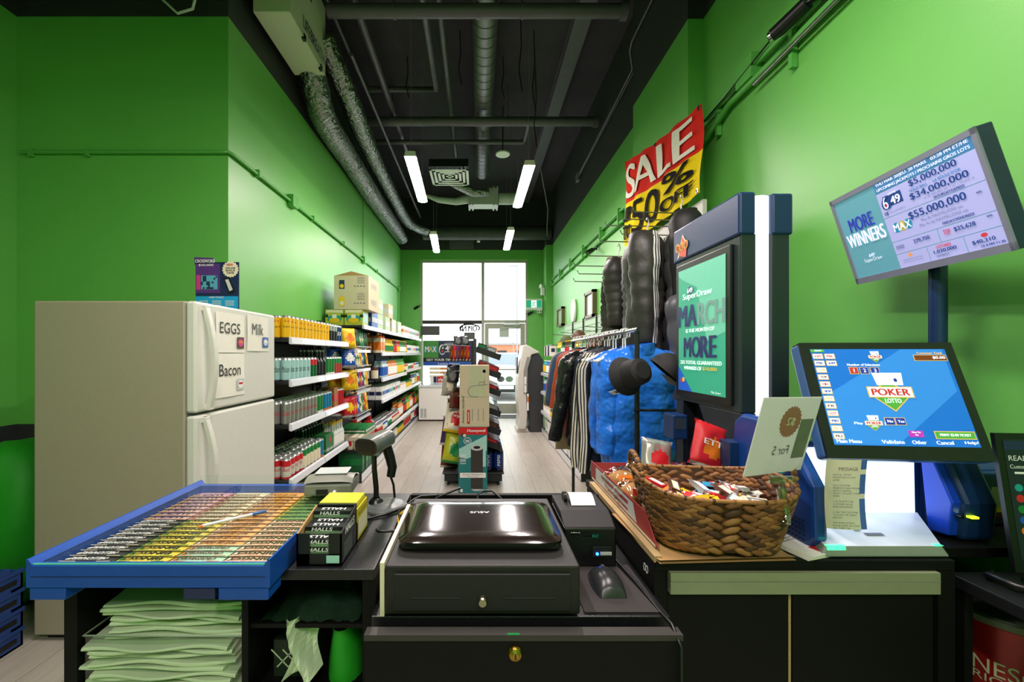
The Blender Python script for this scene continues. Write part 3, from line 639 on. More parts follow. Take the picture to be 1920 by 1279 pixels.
b_wh = proto('bottle', bottle(.03, .24, mat('clear_bottle', '#c9d3cd', .12), yel, wht))
sx = -1.405; dxx = .071; dy = .0715
def row(k, z, segs, nx=3):
    y = 3.045
    for me, n, nm, lab, cat, g in segs:
        run(nm, me, sx, nx, dxx, y, n, dy, z, lab, cat, g); y += n*dy
row(0, 1.53, [(c_yel, 12, 'drink_can', 'tall yellow can on the top shelf beside the fridge', 'can', 'yellow cans on the top shelf'), (c_blk, 3, 'drink_can', 'black and silver can on the top shelf, after the yellow cans', 'can', 'black cans on the top shelf'), (c_nav, 2, 'drink_can', 'navy blue can at the far end of the top can shelf', 'can', 'navy cans on the top shelf')], 4)
row(1, 1.22, [(c_mol, 6, 'drink_can', 'pale icy blue can with script lettering on the second shelf', 'can', 'pale blue cans on the second shelf'), (c_gre, 2, 'drink_can', 'green can with red band on the second shelf', 'can', 'green cans with red band'), (b_dk, 3, 'drink_bottle', 'dark glass bottle on the second shelf between the cans', 'bottle', 'dark bottles on the second shelf'), (c_gr2, 3, 'drink_can', 'bright green can right of the dark bottles', 'can', 'bright green cans on the second shelf'), (c_rdw, 3, 'drink_can', 'dull red can at the far end of the second shelf', 'can', 'dull red cans on the second shelf')])
row(2, .90, [(c_sil, 8, 'drink_can', 'silver can with red lettering on the third shelf', 'can', 'silver cans on the third shelf'), (c_gr2, 2, 'drink_can', 'green can between silver and blue cans, third shelf', 'can', 'green cans on the third shelf'), (c_tea, 3, 'drink_can', 'blue can with orange foot on the third shelf', 'can', 'blue cans on the third shelf')])
put('beer_case', proto('case', boxp(.12, .10, .19, mat('kraft_box', '#9c6b38', .7), red)), (-1.43, 4.02, .901), 'small brown cardboard beer box between blue and red cans', 'box', None)
run('drink_can', c_red, sx, 3, dxx, 4.10, 3, dy, .90, 'bright red can at the far end of the third shelf', 'can', 'red cans on the third shelf')
row(3, .50, [(c_bud, 4, 'drink_can', 'white can with red bands at the near end of the lowest can shelf', 'can', 'white and red cans on the lowest shelf'), (c_ltd, 5, 'drink_can', 'cream can with green band on the lowest can shelf', 'can', 'cream cans on the lowest shelf'), (c_tea, 1, 'drink_can', 'blue can beside the green starred box on the lowest shelf', 'can', 'blue cans on the lowest shelf')], 4)
hk = MB().box((-.065, -.10, 0), (.065, .10, .17), mat('green_carton', '#1a6b32', .5))
hk.text('Heineken', (.065, 0, .04), Y3, Z3, .035, wht, w=.18, bold=.01); hk.text('Heineken', (0, -.1, .04), X3, Z3, .03, wht, w=.12, bold=.01)
sp = [((.035 if k % 2 == 0 else .015)*math.sin(PI*k/5), (.035 if k % 2 == 0 else .015)*math.cos(PI*k/5)) for k in range(10)]
hk.flat(sp, (0, -.102, .12), X3, Z3, red); hk.flat(sp, (.067, 0, .12), Y3, Z3, red)
put('beer_case', proto('case', hk), (-1.44, 3.87, .501), 'green beer carton with a red star on the lowest can shelf', 'box', None)
run('drink_bottle', b_wh, -1.41, 2, .07, 4.02, 5, .066, .50, 'pale bottle with yellow cap at the far end of the lowest shelf', 'bottle', 'pale bottles on the lowest shelf')
run('drink_bottle', b_gn, -1.58, 2, .066, 3.75, 8, .066, .50, 'green glass bottle in the rear rows of the lowest shelf', 'bottle', 'green bottles on the lowest shelf')
cs_g = proto('case', boxp(.26, .2, .17, mat('grey_case', '#8d8f8e', .6), lgt)); cs_gn = proto('case', boxp(.26, .13, .24, mat('green_case', '#155c34', .5), grn))
run('beer_case', cs_g, -1.50, 1, .3, 3.5, 3, .21, .10, 'low grey carton on the base shelf behind the card reader', 'box', 'grey cartons on the base shelf', jit=.004)
run('beer_case', cs_gn, -1.41, 1, .3, 4.66, 6, .14, .10, 'green carton on the base shelf behind the barcode scanner', 'box', 'green cartons on the base shelf', jit=.003)
# top of left shelving
put('plastic_bin', proto('bin', boxp(.12, .16, .11, drk, blk)), (-1.48, 3.95, 1.531+.17+.002-.17), 'small black box behind the cans on the top shelf', 'box', None)
def bigbox(w_, dpt, h_, c, lines, pic, txt):
    m = MB().box((-w_/2, -dpt/2, 0), (w_/2, dpt/2, h_), c)
    m.rect((-w_*.12-.06, -dpt/2, h_*.45), X3, Z3, .06, h_*.55, pic[0], .001); m.ell((-w_*.12-.06, -dpt/2, h_*.35), X3, Z3, .045, h_*.25, pic[1], .002)
    m.text(txt, (-.06, -dpt/2, h_*.88), X3, Z3, .014, drk, w=.07, bold=.02)
    m.text('No 12', (-.13, -dpt/2, h_*.2), X3, Z3, .02, drk) if False else None
    for k in range(5): m.rect((.11, -dpt/2, h_*(.9-k*.09)), X3, Z3, .09-.01*(k % 2), .005, gry, .001)
    for k in range(4): m.rect((.04+k*.035, -dpt/2, h_*.35), X3, Z3, .02, .014, gry, .001)
    m.rect((w_/2, 0, h_*.5), Y3, Z3, dpt*.6, h_*.4, cardl, .001)
    for k in range(4): m.rect((w_/2, -dpt*.2+k*.06, h_*.5), Y3, Z3, .03, h_*.3, gry, .002)
    m.rect((0, 0, h_), X3, Y3, w_, .05, card, .001); return m
b1 = bigbox(.39, .5, .18, cardl, 5, (nav, yel), ''); b2 = bigbox(.39, .5, .20, cardl, 5, (yel, crm), '')
tb = thing('snack_carton', 'cardboard snack carton with raised flaps, topmost on the left shelving', 'box', (-1.43, 4.95, 2.12))
b1.build('carton', tb)
MB().add([(-.19, -.25, .18), (0, -.25, .23), (.19, -.25, .18), (.19, .25, .18), (0, .25, .23), (-.19, .25, .18)], [(0, 1, 4, 5), (1, 2, 3, 4), (0, 2, 1), (3, 5, 4)], card).build('flap', tb)
tag(b2.build('snack_carton', loc=(-1.43, 4.95, 1.92)), 'cardboard snack carton under the open one on the left shelving', 'box')
def ymc(w_):
    m = MB().box((-w_/2, -.12, 0), (w_/2, .12, .175), mat('lime_carton', '#b7c23a', .5))
    m.rect((0, -.12, .155), X3, Z3, w_*.9, .03, crm, .001); m.ell((0, -.12, .07), X3, Z3, w_*.8, .09, tea, .001); m.ell((0, -.12, .055), X3, Z3, w_*.6, .06, yel, .002); m.rect((0, -.12, .1), X3, Z3, .05, .04, wht, .003)
    for s in (-1, 1):
        for k in range(3): m.flat([(s*w_*.38-.012+k*.012*s, .09), (s*w_*.38+.012+k*.012*s, .09), (s*w_*.38+k*.012*s, .135)], (0, -.1225, 0), X3, Z3, dgr)
    m.rect((w_/2, 0, .09), Y3, Z3, .2, .12, mint, .001); return proto('carton', m)
yc = ymc(.205)
put('drink_carton', yc, (-1.62, 4.82, 1.741), 'yellow green drink carton on the left of the pair under the stacked cartons', 'box', None)
put('drink_carton', yc, (-1.405, 4.82, 1.741), 'yellow green drink carton on the right of the pair under the stacked cartons', 'box', None)
for k, (y, z, c) in enumerate(((5.25, 1.741, blu), (5.55, 1.741, mint), (5.55, 1.945, mint), (6.0, 1.741, mint), (6.45, 1.741, crm), (6.9, 1.741, mint), (6.2, 1.945, cardl))):
    put('storage_carton', proto('carton', boxp(.34, .3, .2, mat('mint_carton', '#bcd3ae', .6) if c is mint else c, lgt)), (-1.47, y, z), ['blue topped carton behind the yellow green drink cartons', 'pale green carton on the top left shelf, lower of two stacked', 'pale green carton stacked on another on the top left shelf', 'pale green carton under a cardboard one on the top left shelf', 'cream carton on the top left shelf', 'pale green carton farthest along the top left shelf', 'cardboard carton lying on two others on the top left shelf'][k], 'box', None)
# small goods for the far shelves
colors = [red, blu, grn, yel, wht, org, crm, tea, brn, pur, lgt, drk]
P_ = {
 'small_carton': [proto('carton', boxp(.07, .07, .15, wht, c)) for i, c in enumerate((red, blu, grn, org, crm))],
 'sauce_bottle': [proto('bottle', bottle(.03, .21, c, d_, e_)) for c, d_, e_ in ((brn, yel, red), (red, wht, yel), (yel, red, grn), (grn, yel, wht))],
 'food_can': [proto('can', can(.036, .11, c, d_)) for c, d_ in ((crm, red), (wht, blu), (grn, wht), (red, crm))],
 'jar': [proto('jar', MB().lathe([(0, 0), (.037, 0, c), (.037, .09, d_), (.033, .1, c), (.034, .1, e_), (.034, .12, e_), (0, .12, e_)], c, 12)) for c, d_, e_ in ((crm, brn, red), (org, wht, wht), (brn, yel, grn))],
 'tall_bottle': [proto('bottle', bottle(.036, .25, c, d_, e_, neck=.3)) for c, d_, e_ in ((mat('juice_orange', '#e0842a', .2), grn, wht), (mat('cola_brown', '#1c1008', .2), red, red), (mat('clear_water', '#b9d0d6', .15), blu, blu), (mat('lime_soda', '#5aa63a', .2), grn, yel))],
 'cleaning_bottle': [proto('bottle', bottle(.04, .22, c, d_, e_, neck=.25)) for c, d_, e_ in ((blu, wht, wht), (tea, wht, yel), (wht, blu, red), (pur, wht, wht))],
}
pk_ = boxp(.045, .03, .17, wht, lgt)
P_['slim_pack'] = [proto('pack', boxp(.08, .03, .17, wht, c)) for c in (red, nav, blu, org, tea)]
def fill(kind, z, y0, y1, dy_, side, where, rows=2, x=None, dx=.085):
    y = y0; R = RR; ps = P_[kind]; lab = kind.replace('_', ' '); n = 0; cur = 0
    x = x if x is not None else (-1.345 if side < 0 else 1.185)
    while y < y1:
        if n % 4 == 0: cur = R.randrange(len(ps))
        for r_ in range(rows):
            put(kind, ps[cur], (x+side*dx*r_, y+R.uniform(-.003, .003), z+.001), f'{lab} {where}', lab.split()[-1], f'{lab}s {where}', R.uniform(-.2, .2))
        y += dy_; n += 1
fill('slim_pack', 1.74, 7.3, 9.3, .05, -1, 'at the window end of the topmost left shelf', 1)
put('orange_juice_carton', proto('carton', gable(.1, .27, crm, org, red)), (-1.36, 5.67, 1.431), 'tall orange gable top juice carton, nearer one on the far left shelf', 'carton', None)
put('orange_juice_carton', proto('carton', gable(.1, .27, crm, org, red)), (-1.36, 5.82, 1.431), 'tall orange gable top juice carton, farther one on the far left shelf', 'carton', None)
put('orange_juice_carton', proto('carton', gable(.1, .27, crm, org, red)), (-1.49, 5.67, 1.431), 'orange juice carton in the second row at the shelf end', 'carton', None)
fill('sauce_bottle', 1.43, 5.98, 7.8, .07, -1, 'on the far left shelving just under its top shelf'); fill('small_carton', 1.43, 7.8, 9.3, .085, -1, 'on the far left shelving under its top, window end', 1)
for k in range(2): put('large_jar', proto('jar', MB().lathe([(0, 0), (.05, 0, crm), (.05, .11, crm), (.05, .15, brn), (0, .15, brn)], crm, 16)), (-1.53+k*.12, 5.68, 1.081), 'cream tub with brown lid on the far left shelf, '+('left one' if k == 0 else 'right one'), 'jar', None)
fill('tall_bottle', 1.08, 5.8, 7.45, .085, -1, 'on the third shelf of the far left shelving'); fill('food_can', 1.12, 7.55, 9.3, .08, -1, 'on the third shelf by the window', 1)
fill('slim_pack', .79, 5.65, 7.0, .04, -1, 'in rows on the fourth shelf of the far left shelving', 4, dx=.09); fill('jar', .79, 7.0, 8.3, .08, -1, 'on the fourth shelf of the far left shelving'); fill('cleaning_bottle', .79, 8.3, 9.3, .09, -1, 'on the fourth shelf by the window', 1)
jg = bottle(.075, .29, mat('red_juice', '#8f2420', .15), blu, blu, neck=.35)
for k in range(2): put('juice_jug', proto('bottle', jg), (-1.40-.17*k, 5.35+.0*k, .361), 'large red juice jug with blue label, '+('nearer the aisle' if k == 0 else 'nearer the wall'), 'bottle', None)
pk = MB()
for i in range(2):
    for j in range(3): pk.lathe([(0, 0), (.034, 0), (.036, .02), (.036, .12), (.03, .135), (0, .137)], crm, 12, (-.036+i*.073, -.073+j*.073, 0))
pk.box((-.074, -.112, .1), (.074, .112, .137), mat('cream_carton_wrap', '#d8d0b8', .5)); pk.rect((-.036, -.112, .07), X3, Z3, .05, .05, red, .004); pk.rect((.074, 0, .07), Y3, Z3, .18, .05, red, .002)
pkm = proto('pack', pk)
for k in range(3):
    for i in range(2):
        put('can_multipack', pkm, (-1.375-.155*i, 4.68+k*.235, .361), 'cream wrapped multipack of cans on the shelf behind the scanner', 'pack', 'cream multipacks behind the scanner')
put('can_multipack', proto('pack', boxp(.32, .44, .05, grn, wht)), (-1.45, 5.0, .50), 'green flat pack lying on the cream multipacks', 'pack', None)
fill('food_can', .36, 5.5, 7.0, .075, -1, 'on the wide low shelf of the far left shelving', 3); fill('tall_bottle', .36, 7.0, 9.3, .09, -1, 'on the low shelf of the far left shelving')
put('detergent_box', proto('box', boxp(.16, .4, .21, mat('blue_box', '#2458a8', .4), lgt)), (-1.37, 5.9, .101), 'blue and white box on the base shelf of the far left shelving', 'box', None)
fill('jar', .10, 6.2, 7.4, .08, -1, 'on the base shelf of the far left shelving', 2); fill('cleaning_bottle', .10, 7.4, 9.3, .1, -1, 'on the base shelf of the far left shelving')
# snack bags on the wire trays
bags = [(yel, org, None, 'CHIPS'), (red, yel, sil, 'NACHO'), (blu, wht, sil, 'SALT'), (pur, wht, sil, 'PUFFS'), (grn, crm, sil, 'ONION'), (crm, grn, sil, 'KETTLE'), (mat('dark_bag', '#2a2e2a', .3), grn, sil, 'LIME'), (brn, crm, sil, 'BBQ')]
nm = ['yellow', 'red', 'blue', 'purple', 'green', 'cream', 'black', 'brown']
shiny = {}
bagm = [proto('bag', bag(.17, .22, .07, a, b_, c_, None, seed=i, nu=10, nv=10)) for i, (a, b_, c_, t) in enumerate(bags)]
seqs = ((1.46, [0, 6, 6, 4, 4, 6, 6]), (1.25, [2, 5, 5, 0, 2, 6, 0]), (1.01, [0, 0, 3, 1, 3, 5, 0]), (.72, [1, 1, 2, 5, 4, 1, 0]))
tn = ['top', 'second', 'third', 'lowest']
for q, (z, sq) in enumerate(seqs):
    for k, c in enumerate(sq):
        for i in range(2):
            put('snack_bag', bagm[c], (-1.37-.15*i, 4.44+k*.082, z+.018+.012*i), f'{nm[c]} snack bag leaning in the {tn[q]} wire tray', 'bag', f'{nm[c]} bags in the {tn[q]} wire tray', rot=(-.25, 0, .75))
# ---------------------------------------------------------------- chest freezer, window signs
t = thing('chest_freezer', 'white chest freezer with sliding glass lid under the shop window', 'freezer', (-.82, 9.05, 0))
MB().box((-.42, -.33, .03), (.42, .33, .70), white).build('cabinet', t, bevel=.01)
MB().box((-.43, -.34, .70), (.43, .34, .75), lgt).build('rim', t, bevel=.008)
MB().grid(lambda u, v: (-.42+u*.84, -.3+v*.6, .755+.03*math.sin(PI*u)), 8, 2, glass('freezer_glass', '#dfeaea', 1)).build('glass_lid', t)
m = MB()
for i in range(2):
    for k in range(8): m.box((-.38+i*.07, -.334, .08+k*.024), (-.33+i*.07, -.329, .09+k*.024), gry)
m.build('vent_grille', t)
t = thing('rio_sign', 'red and white sign board standing behind the freezer', 'sign', (-.73, 9.42, .76))
MB().box((-.2, 0, 0), (.24, .02, .14), red).box((-.35, 0, 0), (-.2, .02, .14), wht).rect((-.24, 0, .07), X3, Z3, .07, .14, nav, .002).text('rio', (-.09, 0, .07), X3, Z3, .08, wht, w=.13, bold=.04).rect((.1, 0, .09), X3, Z3, .13, .012, wht, .001).rect((.1, 0, .06), X3, Z3, .12, .012, wht, .001).build('panel', t)
t = thing('lottery_window_sign', 'green and navy lottery sign with jackpot logos in the lower window', 'sign', (-.67, 9.64, 1.04))
m = MB(); m.box((-.6, 0, .28), (-.245, .01, .68), mat('sign_green', '#3f8f3a', .5)).box((-.245, 0, .28), (.58, .01, .68), nav).box((-.6, 0, .19), (.58, .01, .28), drk).box((-.6, 0, .10), (.58, .01, .19), blu)
for s, x, c in (('M', -.51, wht), ('A', -.42, yel), ('X', -.335, wht)): m.text(s, (x, 0, .48), X3, Z3, .13, c, w=.085, bold=.03, off=.004)
m.ell((-.42, 0, .48), X3, Z3, .30, .15, mat('logo_teal', '#1d8fa0', .4), .002)
m.ell((-.155, 0, .47), X3, Z3, .15, .24, wht, .002); m.rect((.0, 0, .5), X3, Z3, .25, .17, wht, .002); m.rect((.0, 0, .5), X3, Z3, .23, .14, nav, .004)
m.text('6', (-.155, 0, .475), X3, Z3, .2, nav, w=.10, bold=.04, off=.006); m.ell((-.155, 0, .44), X3, Z3, .05, .05, red, .008)
m.text('49', (.0, 0, .5), X3, Z3, .12, wht, w=.17, bold=.04, off=.006); m.text('LOTTO', (.0, 0, .61), X3, Z3, .035, wht, w=.2, off=.004)
m.text('GET YOUR TICKETS TODAY', (.02, 0, .235), X3, Z3, .05, wht, w=1.08, bold=.03, off=.003); m.text('Lotto News', (0, 0, .145), X3, Z3, .045, wht, w=.5, off=.003)
m.build('board', t)
for k in range(3):
    MB().box((-.45, -.02, -.18+k*.09), (.45, .0, -.12+k*.09), crm).rect((0, -.02, -.15+k*.09), X3, Z3, .4, .025, org, .002).build('ticket_strip', t)
tag(MB().box((-1.31, 9.55, 1.84), (-.88, 9.57, 2.05), mat('back_of_sign', '#4c4a4c', .6)).build('hanging_sign'), 'dark grey rectangular sign panel hanging in the lower left window', 'sign')
t = thing('open_sign', 'black outlined OPEN neon sign seen mirrored from inside', 'sign', (-.19, 9.64, 2.0))
m = MB()
pts = [(.23*math.cos(a), 0, .085*math.sin(a)+.01) for a in [2*PI*k/28-.6 for k in range(22)]]; m.tube(pts, .016, blk, 6)
m.tube([(.08, 0, .1), (-.0, 0, .14), (-.12, 0, .11), (-.2, 0, .02), (-.23, 0, -.07)], .014, blk, 6)
m.text('OPEN', (0, .0, .0), NX, Z3, .13, blk, w=.34, bold=.06); m.build('tubing', t)
MB().box((-.13, 0, -.25), (.12, .03, -.09), mat('neon_box', '#56565a', .5)).build('power_box', t)
tag(MB().box((.5, 9.65, 1.80), (.72, 9.652, 2.0), lgt).text('UNIT', (.61, 9.653, 1.94), NX, Z3, .045, drk, w=.13).text('118', (.61, 9.653, 1.85), NX, Z3, .045, drk, w=.1).build('unit_notice'), 'white unit number notice taped to the glass door, mirrored', 'notice')
tag(MB().box((-.2, 9.1, 0), (1.2, 9.58, .012), mat('door_mat_grey', '#56595c', .9, bump=.4, bscale=200)).build('door_mat'), 'dark grey mat on the floor in front of the door', 'mat')
# ---------------------------------------------------------------- centre aisle display
cd = thing('aisle_display', 'two sided black aisle display rack standing in the middle of the floor', 'display rack', (-.05, 4.88, 0))
MB().box((-.31, -.42, .05), (.31, .42, .13), steel).box((-.33, -.44, .13), (.33, .44, .145), steel).build('base_deck', cd, bevel=.004)
for sx_ in (-.27, .27):
    for sy in (-.38, .38): MB().cyl((sx_, sy, 0), (sx_, sy, .05), .014, blk, 8).build('foot', cd)
MB().box((-.02, -.40, .145), (.03, .40, 1.56), steel).build('spine_panel', cd)
MB().box((.0, -.425, 1.0), (.035, -.40, 1.58), mat('dark_post', '#2d3136', .5)).build('post', cd)
trays = (1.47, 1.27, 1.08, .86, .66, .50)
for z in trays:
    m = MB(); a = -.33
    M0 = m.M = Matrix.Translation((.03, 0, z)) @ Matrix.Rotation(.33, 4, 'Y')
    m.box((0, -.41, -.01), (.27, .41, 0), steel).box((.262, -.41, 0), (.27, .41, .03), steel).box((0, -.415, -.035), (.28, -.405, .028), steel)
    m.build('slanted_tray', cd)
for z in (1.50, 1.22, .95, .65):
    m = MB()
    for y in (-.36, -.2, -.04, .12, .28): m.cyl((-.02, y, z), (-.28, y, z+.015), .004, wire, 6)
    m.tube([(-.28, -.4, z+.015), (-.28, .4, z+.015)], .004, wire, 6).tube([(-.12, -.4, z), (-.12, .4, z)], .004, wire, 6); m.build('hook_bar', cd)
def cbox(wx, wy, h, c, c2, s):
    m = MB().box((-wx/2, -wy/2, 0), (wx/2, wy/2, h), c).rect((0, 0, h), Y3*-1, X3, wy*.9, wx*.5, c2, .001)
    m.rect((0, -wy/2, h/2), X3, Z3, wx*.8, h*.5, c2, .001); return m
cbs = [('green', cbox(.10, .15, .06, dgr, grn, 'MINT')), ('grey', cbox(.10, .15, .06, gry, lgt, 'GUM')), ('red', cbox(.23, .2, .07, mat('ruby_box', '#8d1c2c', .4), red, 'KIT')), ('wine', cbox(.22, .2, .05, wine, red, 'BAR')), ('brown', cbox(.22, .2, .07, mat('cocoa_box', '#3a2420', .4), brn, 'COCOA')), ('silver', cbox(.2, .2, .06, gry, sil, 'MINI'))]
cbm = {n: proto('candy_box', m) for n, m in cbs}
tc_ = [['grey', 'green'], ['red'], ['wine'], ['silver'], ['brown'], ['wine']]
ordn = ['top', 'second', 'third', 'fourth', 'fifth', 'lowest']
for q, z in enumerate(trays):
    for j, y in enumerate((-.30, -.09, .12, .32)):
        if q == 0:
            for i in range(2):
                c = 'green' if i == 0 else 'grey'; x = .06+i*.11
                put('candy_box', cbm[c], (-.02+x*.95, 4.88+y*1.0, z+.008-x*.34+.01), f'{c} gum box lined up on the top slanted display tray', 'box', f'{c} gum boxes on the top tray', rot=(0, .33, 0))
        else:
            c = tc_[q][0]; x = .135
            put('candy_box', cbm[c], (-.02+x*.95, 4.88+y, z+.006-x*.34+.01), f'{c} candy box on the {ordn[q]} slanted tray of the aisle display', 'box', f'{c} candy boxes on the {ordn[q]} tray', rot=(0, .33+.05*(j % 2), .05*(j-1)))
sb = [proto('snack_pack', bag(.09, .17, .025, a, b_, c_, None, seed=20+i, nu=8, nv=8)) for i, (a, b_, c_) in enumerate(((pur, org, sil), (red, yel, sil), (brn, org, sil), (wine, org, sil)))]
for j, y in enumerate((-.38, -.30, -.22, -.06, .1, .26)):
    for i in range(7):
        put('snack_pack', sb[(i+j) % 4], (-.075-.036*i, 4.88+y, 1.34), 'small purple and orange snack pack hanging from the top hooks', 'pack', 'snack packs on the top hooks', rot=(.05, 0, .95), sc=(.6, 1, .95))
dk = [proto('sweets_bag', bag(.14, .20, .05, mat('dark_foil', '#55565a', .25, metal=.6), gry, sil, None, seed=30, nu=8, nv=8)), proto('sweets_bag', bag(.14, .2, .05, brn, wine, sil, None, seed=31, nu=8, nv=8)), proto('sweets_bag', bag(.16, .24, .06, mat('clear_bag', '#a7a295', .2), crm, sil, None, seed=32, nu=8, nv=8))]
for j, y in enumerate((-.36, -.28, -.2, -.1, .0, .1, .2, .3)):
    put('sweets_bag', dk[0], (-.30, 4.88+y, 1.08), 'dark foil sweets bag hanging on the second hook row', 'bag', 'foil bags on the second hook row', rot=(0, .15, .5))
    put('sweets_bag', dk[2], (-.33, 4.88+y, .96), 'clear bag of sweets hanging on the left of the aisle display', 'bag', 'clear bags on the aisle display', rot=(0, .1, .6))
    put('sweets_bag', dk[1], (-.26, 4.88+y, .80), 'brown sweets bag hanging low on the left of the aisle display', 'bag', 'brown bags on the aisle display', rot=(0, .1, .6))
big = [proto('chip_bag', bag(.24, .32, .12, a, b_, c_, t_, seed=40+i)) for i, (a, b_, c_, t_) in enumerate(((crm, red, yel, 'Lays'), (mat('lime_bag', '#a9b021', .3), grn, grn, None), (mat('plum_bag', '#35274d', .3), crm, sil, None), (wine, org, crm, None)))]
for j, (x, y, z, c, rz, lab) in enumerate(((-.33, -.36, .60, 0, .25, 'cream and red chip bag bulging from the left side of the aisle display'), (-.37, -.30, .44, 2, .3, 'dark purple chip bag below the cream and red one'), (-.34, -.42, .28, 1, .2, 'lime green chip bag near the bottom left of the aisle display'), (-.38, -.20, .17, 3, .5, 'wine coloured chip bag at the bottom left of the aisle display'), (-.33, -.12, .62, 3, .4, 'wine coloured chip bag behind the cream and red one'), (-.34, .05, .3, 1, .4, 'lime green chip bag behind the front lime one'), (-.33, .15, .6, 0, .3, 'cream chip bag farther back on the aisle display'))):
    o = put('chip_bag', big[c], (x+.06, 4.88+y, z-.04), lab, 'bag', None, rot=(-.3, .22, rz))
for i, (x, l) in enumerate(((-.16, 'left'), (-.02, 'right'))):
    put('sweets_bag', dk[0], (-.13+x*.6, 4.70, 1.50), f'dark foil bag standing on top of the aisle display, {l} one', 'bag', None, rot=(-.1, 0, .3), sc=(.7, .7, .6))
cola = bottle(.055, .32, mat('blue_soda_bottle', '#0d1830', .15), blu, mat('pepsi_blue', '#12307a', .35), neck=.3)
cola.text('PEPSI', (-.0, -.0565, .12), Z3*1, X3*-1, .03, wht, w=.11)
colam = proto('bottle', cola)
for j in range(6):
    for i in range(2): put('soda_bottle', colam, (.15-i*.0+.115*i-.04, 4.54+j*.125, .146), 'large dark cola bottle with blue label on the aisle display base', 'bottle', 'cola bottles on the display base')
# boxes leaning at the front
t = thing('humidifier_box', 'teal boxed tower humidifier standing at the front of the aisle display', 'box', (-.05, 4.31, 0))
hb = mat('teal_box', '#1d7a7e', .45, var=.12, scale=6)
m = MB().box((-.145, -.12, 0), (.145, .12, .68), hb); m.rect((0, -.12, .64), X3, Z3, .289, .075, mat('honeywell_red', '#cf2027', .4), .001)
m.text('Honeywell', (.035, -.12, .64), X3, Z3, .035, wht, w=.18, bold=.03, off=.002)
m.flat([(-.14, .46), (.14, .60), (.14, .44), (-.06, .36), (-.14, .38)], (0, -.1208, 0), X3, Z3, mint)
m.ell((-.055, -.12, .54), X3, Z3, .08, .075, lgt, .0015); m.ell((-.055, -.12, .54), X3, Z3, .065, .06, hb, .002); m.rect((-.055, -.12, .545), X3, Z3, .04, .008, wht, .003).rect((-.055, -.12, .53), X3, Z3, .04, .008, wht, .003)
m.ell((-.10, -.12, .60), X3, Z3, .05, .04, brn, .0025); m.ell((-.085, -.12, .595), X3, Z3, .03, .03, crm, .003)
m.flat([(-.02, .06), (.10, .06), (.10, .47), (-.02, .47)], (0, -.1225, 0), X3, Z3, mat('picture_dark', '#33302f', .4)); m.ell((.04, -.12, .47), X3, Z3, .12, .055, lgt, .003); m.ell((.04, -.12, .475), X3, Z3, .07, .03, drk, .004)
m.ell((.04, -.12, .06), X3, Z3, .12, .05, lgt, .003); m.rect((.04, -.12, .078), X3, Z3, .12, .045, mat('picture_dark', '#33302f'), .004); m.rect((.115, -.12, .36), X3, Z3, .03, .16, mint, .002)
m.rect((0, -.12, .195), X3, Z3, .26, .05, wht, .0045); m.text('Cool Moisture', (.0, -.12, .203), X3, Z3, .014, drk, w=.2, off=.0055); m.rect((0, -.12, .183), X3, Z3, .12, .004, gry, .0055)
for k in range(7): m.rect((-.1, -.12, .40-k*.012-.008*(k//3)), X3, Z3, .06, .005, wht, .002)
m.rect((-.115, -.12, .04), X3, Z3, .025, .03, wht, .002); m.build('carton', t)
t = thing('faucet_box', 'tall pale cardboard faucet box standing on the humidifier box', 'box', (-.035, 4.30, .681))
m = MB().box((-.15, -.1, 0), (.15, .1, .62), cardl); m.rect((.03, -.1, .45), X3, Z3, .16, .3, mat('pale_green_tint', '#bfc6a0', .7), .001)
m.text('American Standard', (-.115, -.1, .17), Z3, NX, .025, drk, w=.28, shear=.3, off=.002); m.rect((-.06, -.1, .10), X3, Z3, .028, .14, red, .002); m.rect((-.06, -.1, .10), X3, Z3, .008, .1, crm, .003)
m.tube([(.135, -.102, .425), (.06, -.102, .42), (-.0, -.102, .415)]+[(-.005+.06*math.cos(a), -.102, .357+.055*math.sin(a)) for a in [PI/2+k*PI/10 for k in range(11)]]+[(.03, -.102, .305)], .003, gry, 6)
m.tube([(.05, -.102, .42), (.05, -.102, .45), (.10, -.102, .452)], .003, gry, 6).tube([(.10, -.102, .42), (.10, -.102, .47)], .003, gry, 6)
for x in (-.02, .04, .09): m.rect((x, -.1, .12), X3, Z3, .006, .12, gry, .001)
m.rect((0, -.1, .3), X3, Z3, .29, .002, gry, .001); m.rect((.1, -.1, .56), X3, Z3, .03, .03, gry, .001); m.build('carton', t)
# ---------------------------------------------------------------- ATM
t = thing('cash_machine', 'grey and white cash machine with bulging front facing the aisle', 'cash machine', (.94, 7.5, 0))
atd = mat('atm_dark', '#34363a', .45); atl = mat('atm_light', '#cfcbc4', .35); atg = mat('atm_grey', '#8b8a88', .4)
MB().prism([(.0, 0), (.24, 0), (.24, 1.30), (.16, 1.42), (.06, 1.40), (-.02, 1.25), (-.06, 1.0), (-.05, .7), (0, .3)], (0, 0, 0), X3, Z3, Y3*.5, atd).build('cabinet', t, bevel=.006)
MB().prism([(-.22, .06), (-.08, .06), (-.05, .3), (-.07, .75), (-.09, 1.0), (-.05, 1.25), (.03, 1.40), (.18, 1.44), (.08, 1.5), (-.06, 1.58), (-.13, 1.57), (-.17, 1.3), (-.215, 1.0), (-.225, .6), (-.19, .3)], (0, -.03, 0), X3, Z3, Y3*.56, atl).build('front_shell', t, bevel=.015)
MB().box((-.235, .02, .0), (-.03, .48, .06), atl).build('plinth', t, bevel=.01)
MB().prism([(-.12, .7), (-.05, .72), (-.045, 1.15), (0.02, 1.36), (-.06, 1.36), (-.12, 1.1)], (0, -.045, 0), X3, Z3, Y3*.03, atg).build('side_trim', t, bevel=.006)
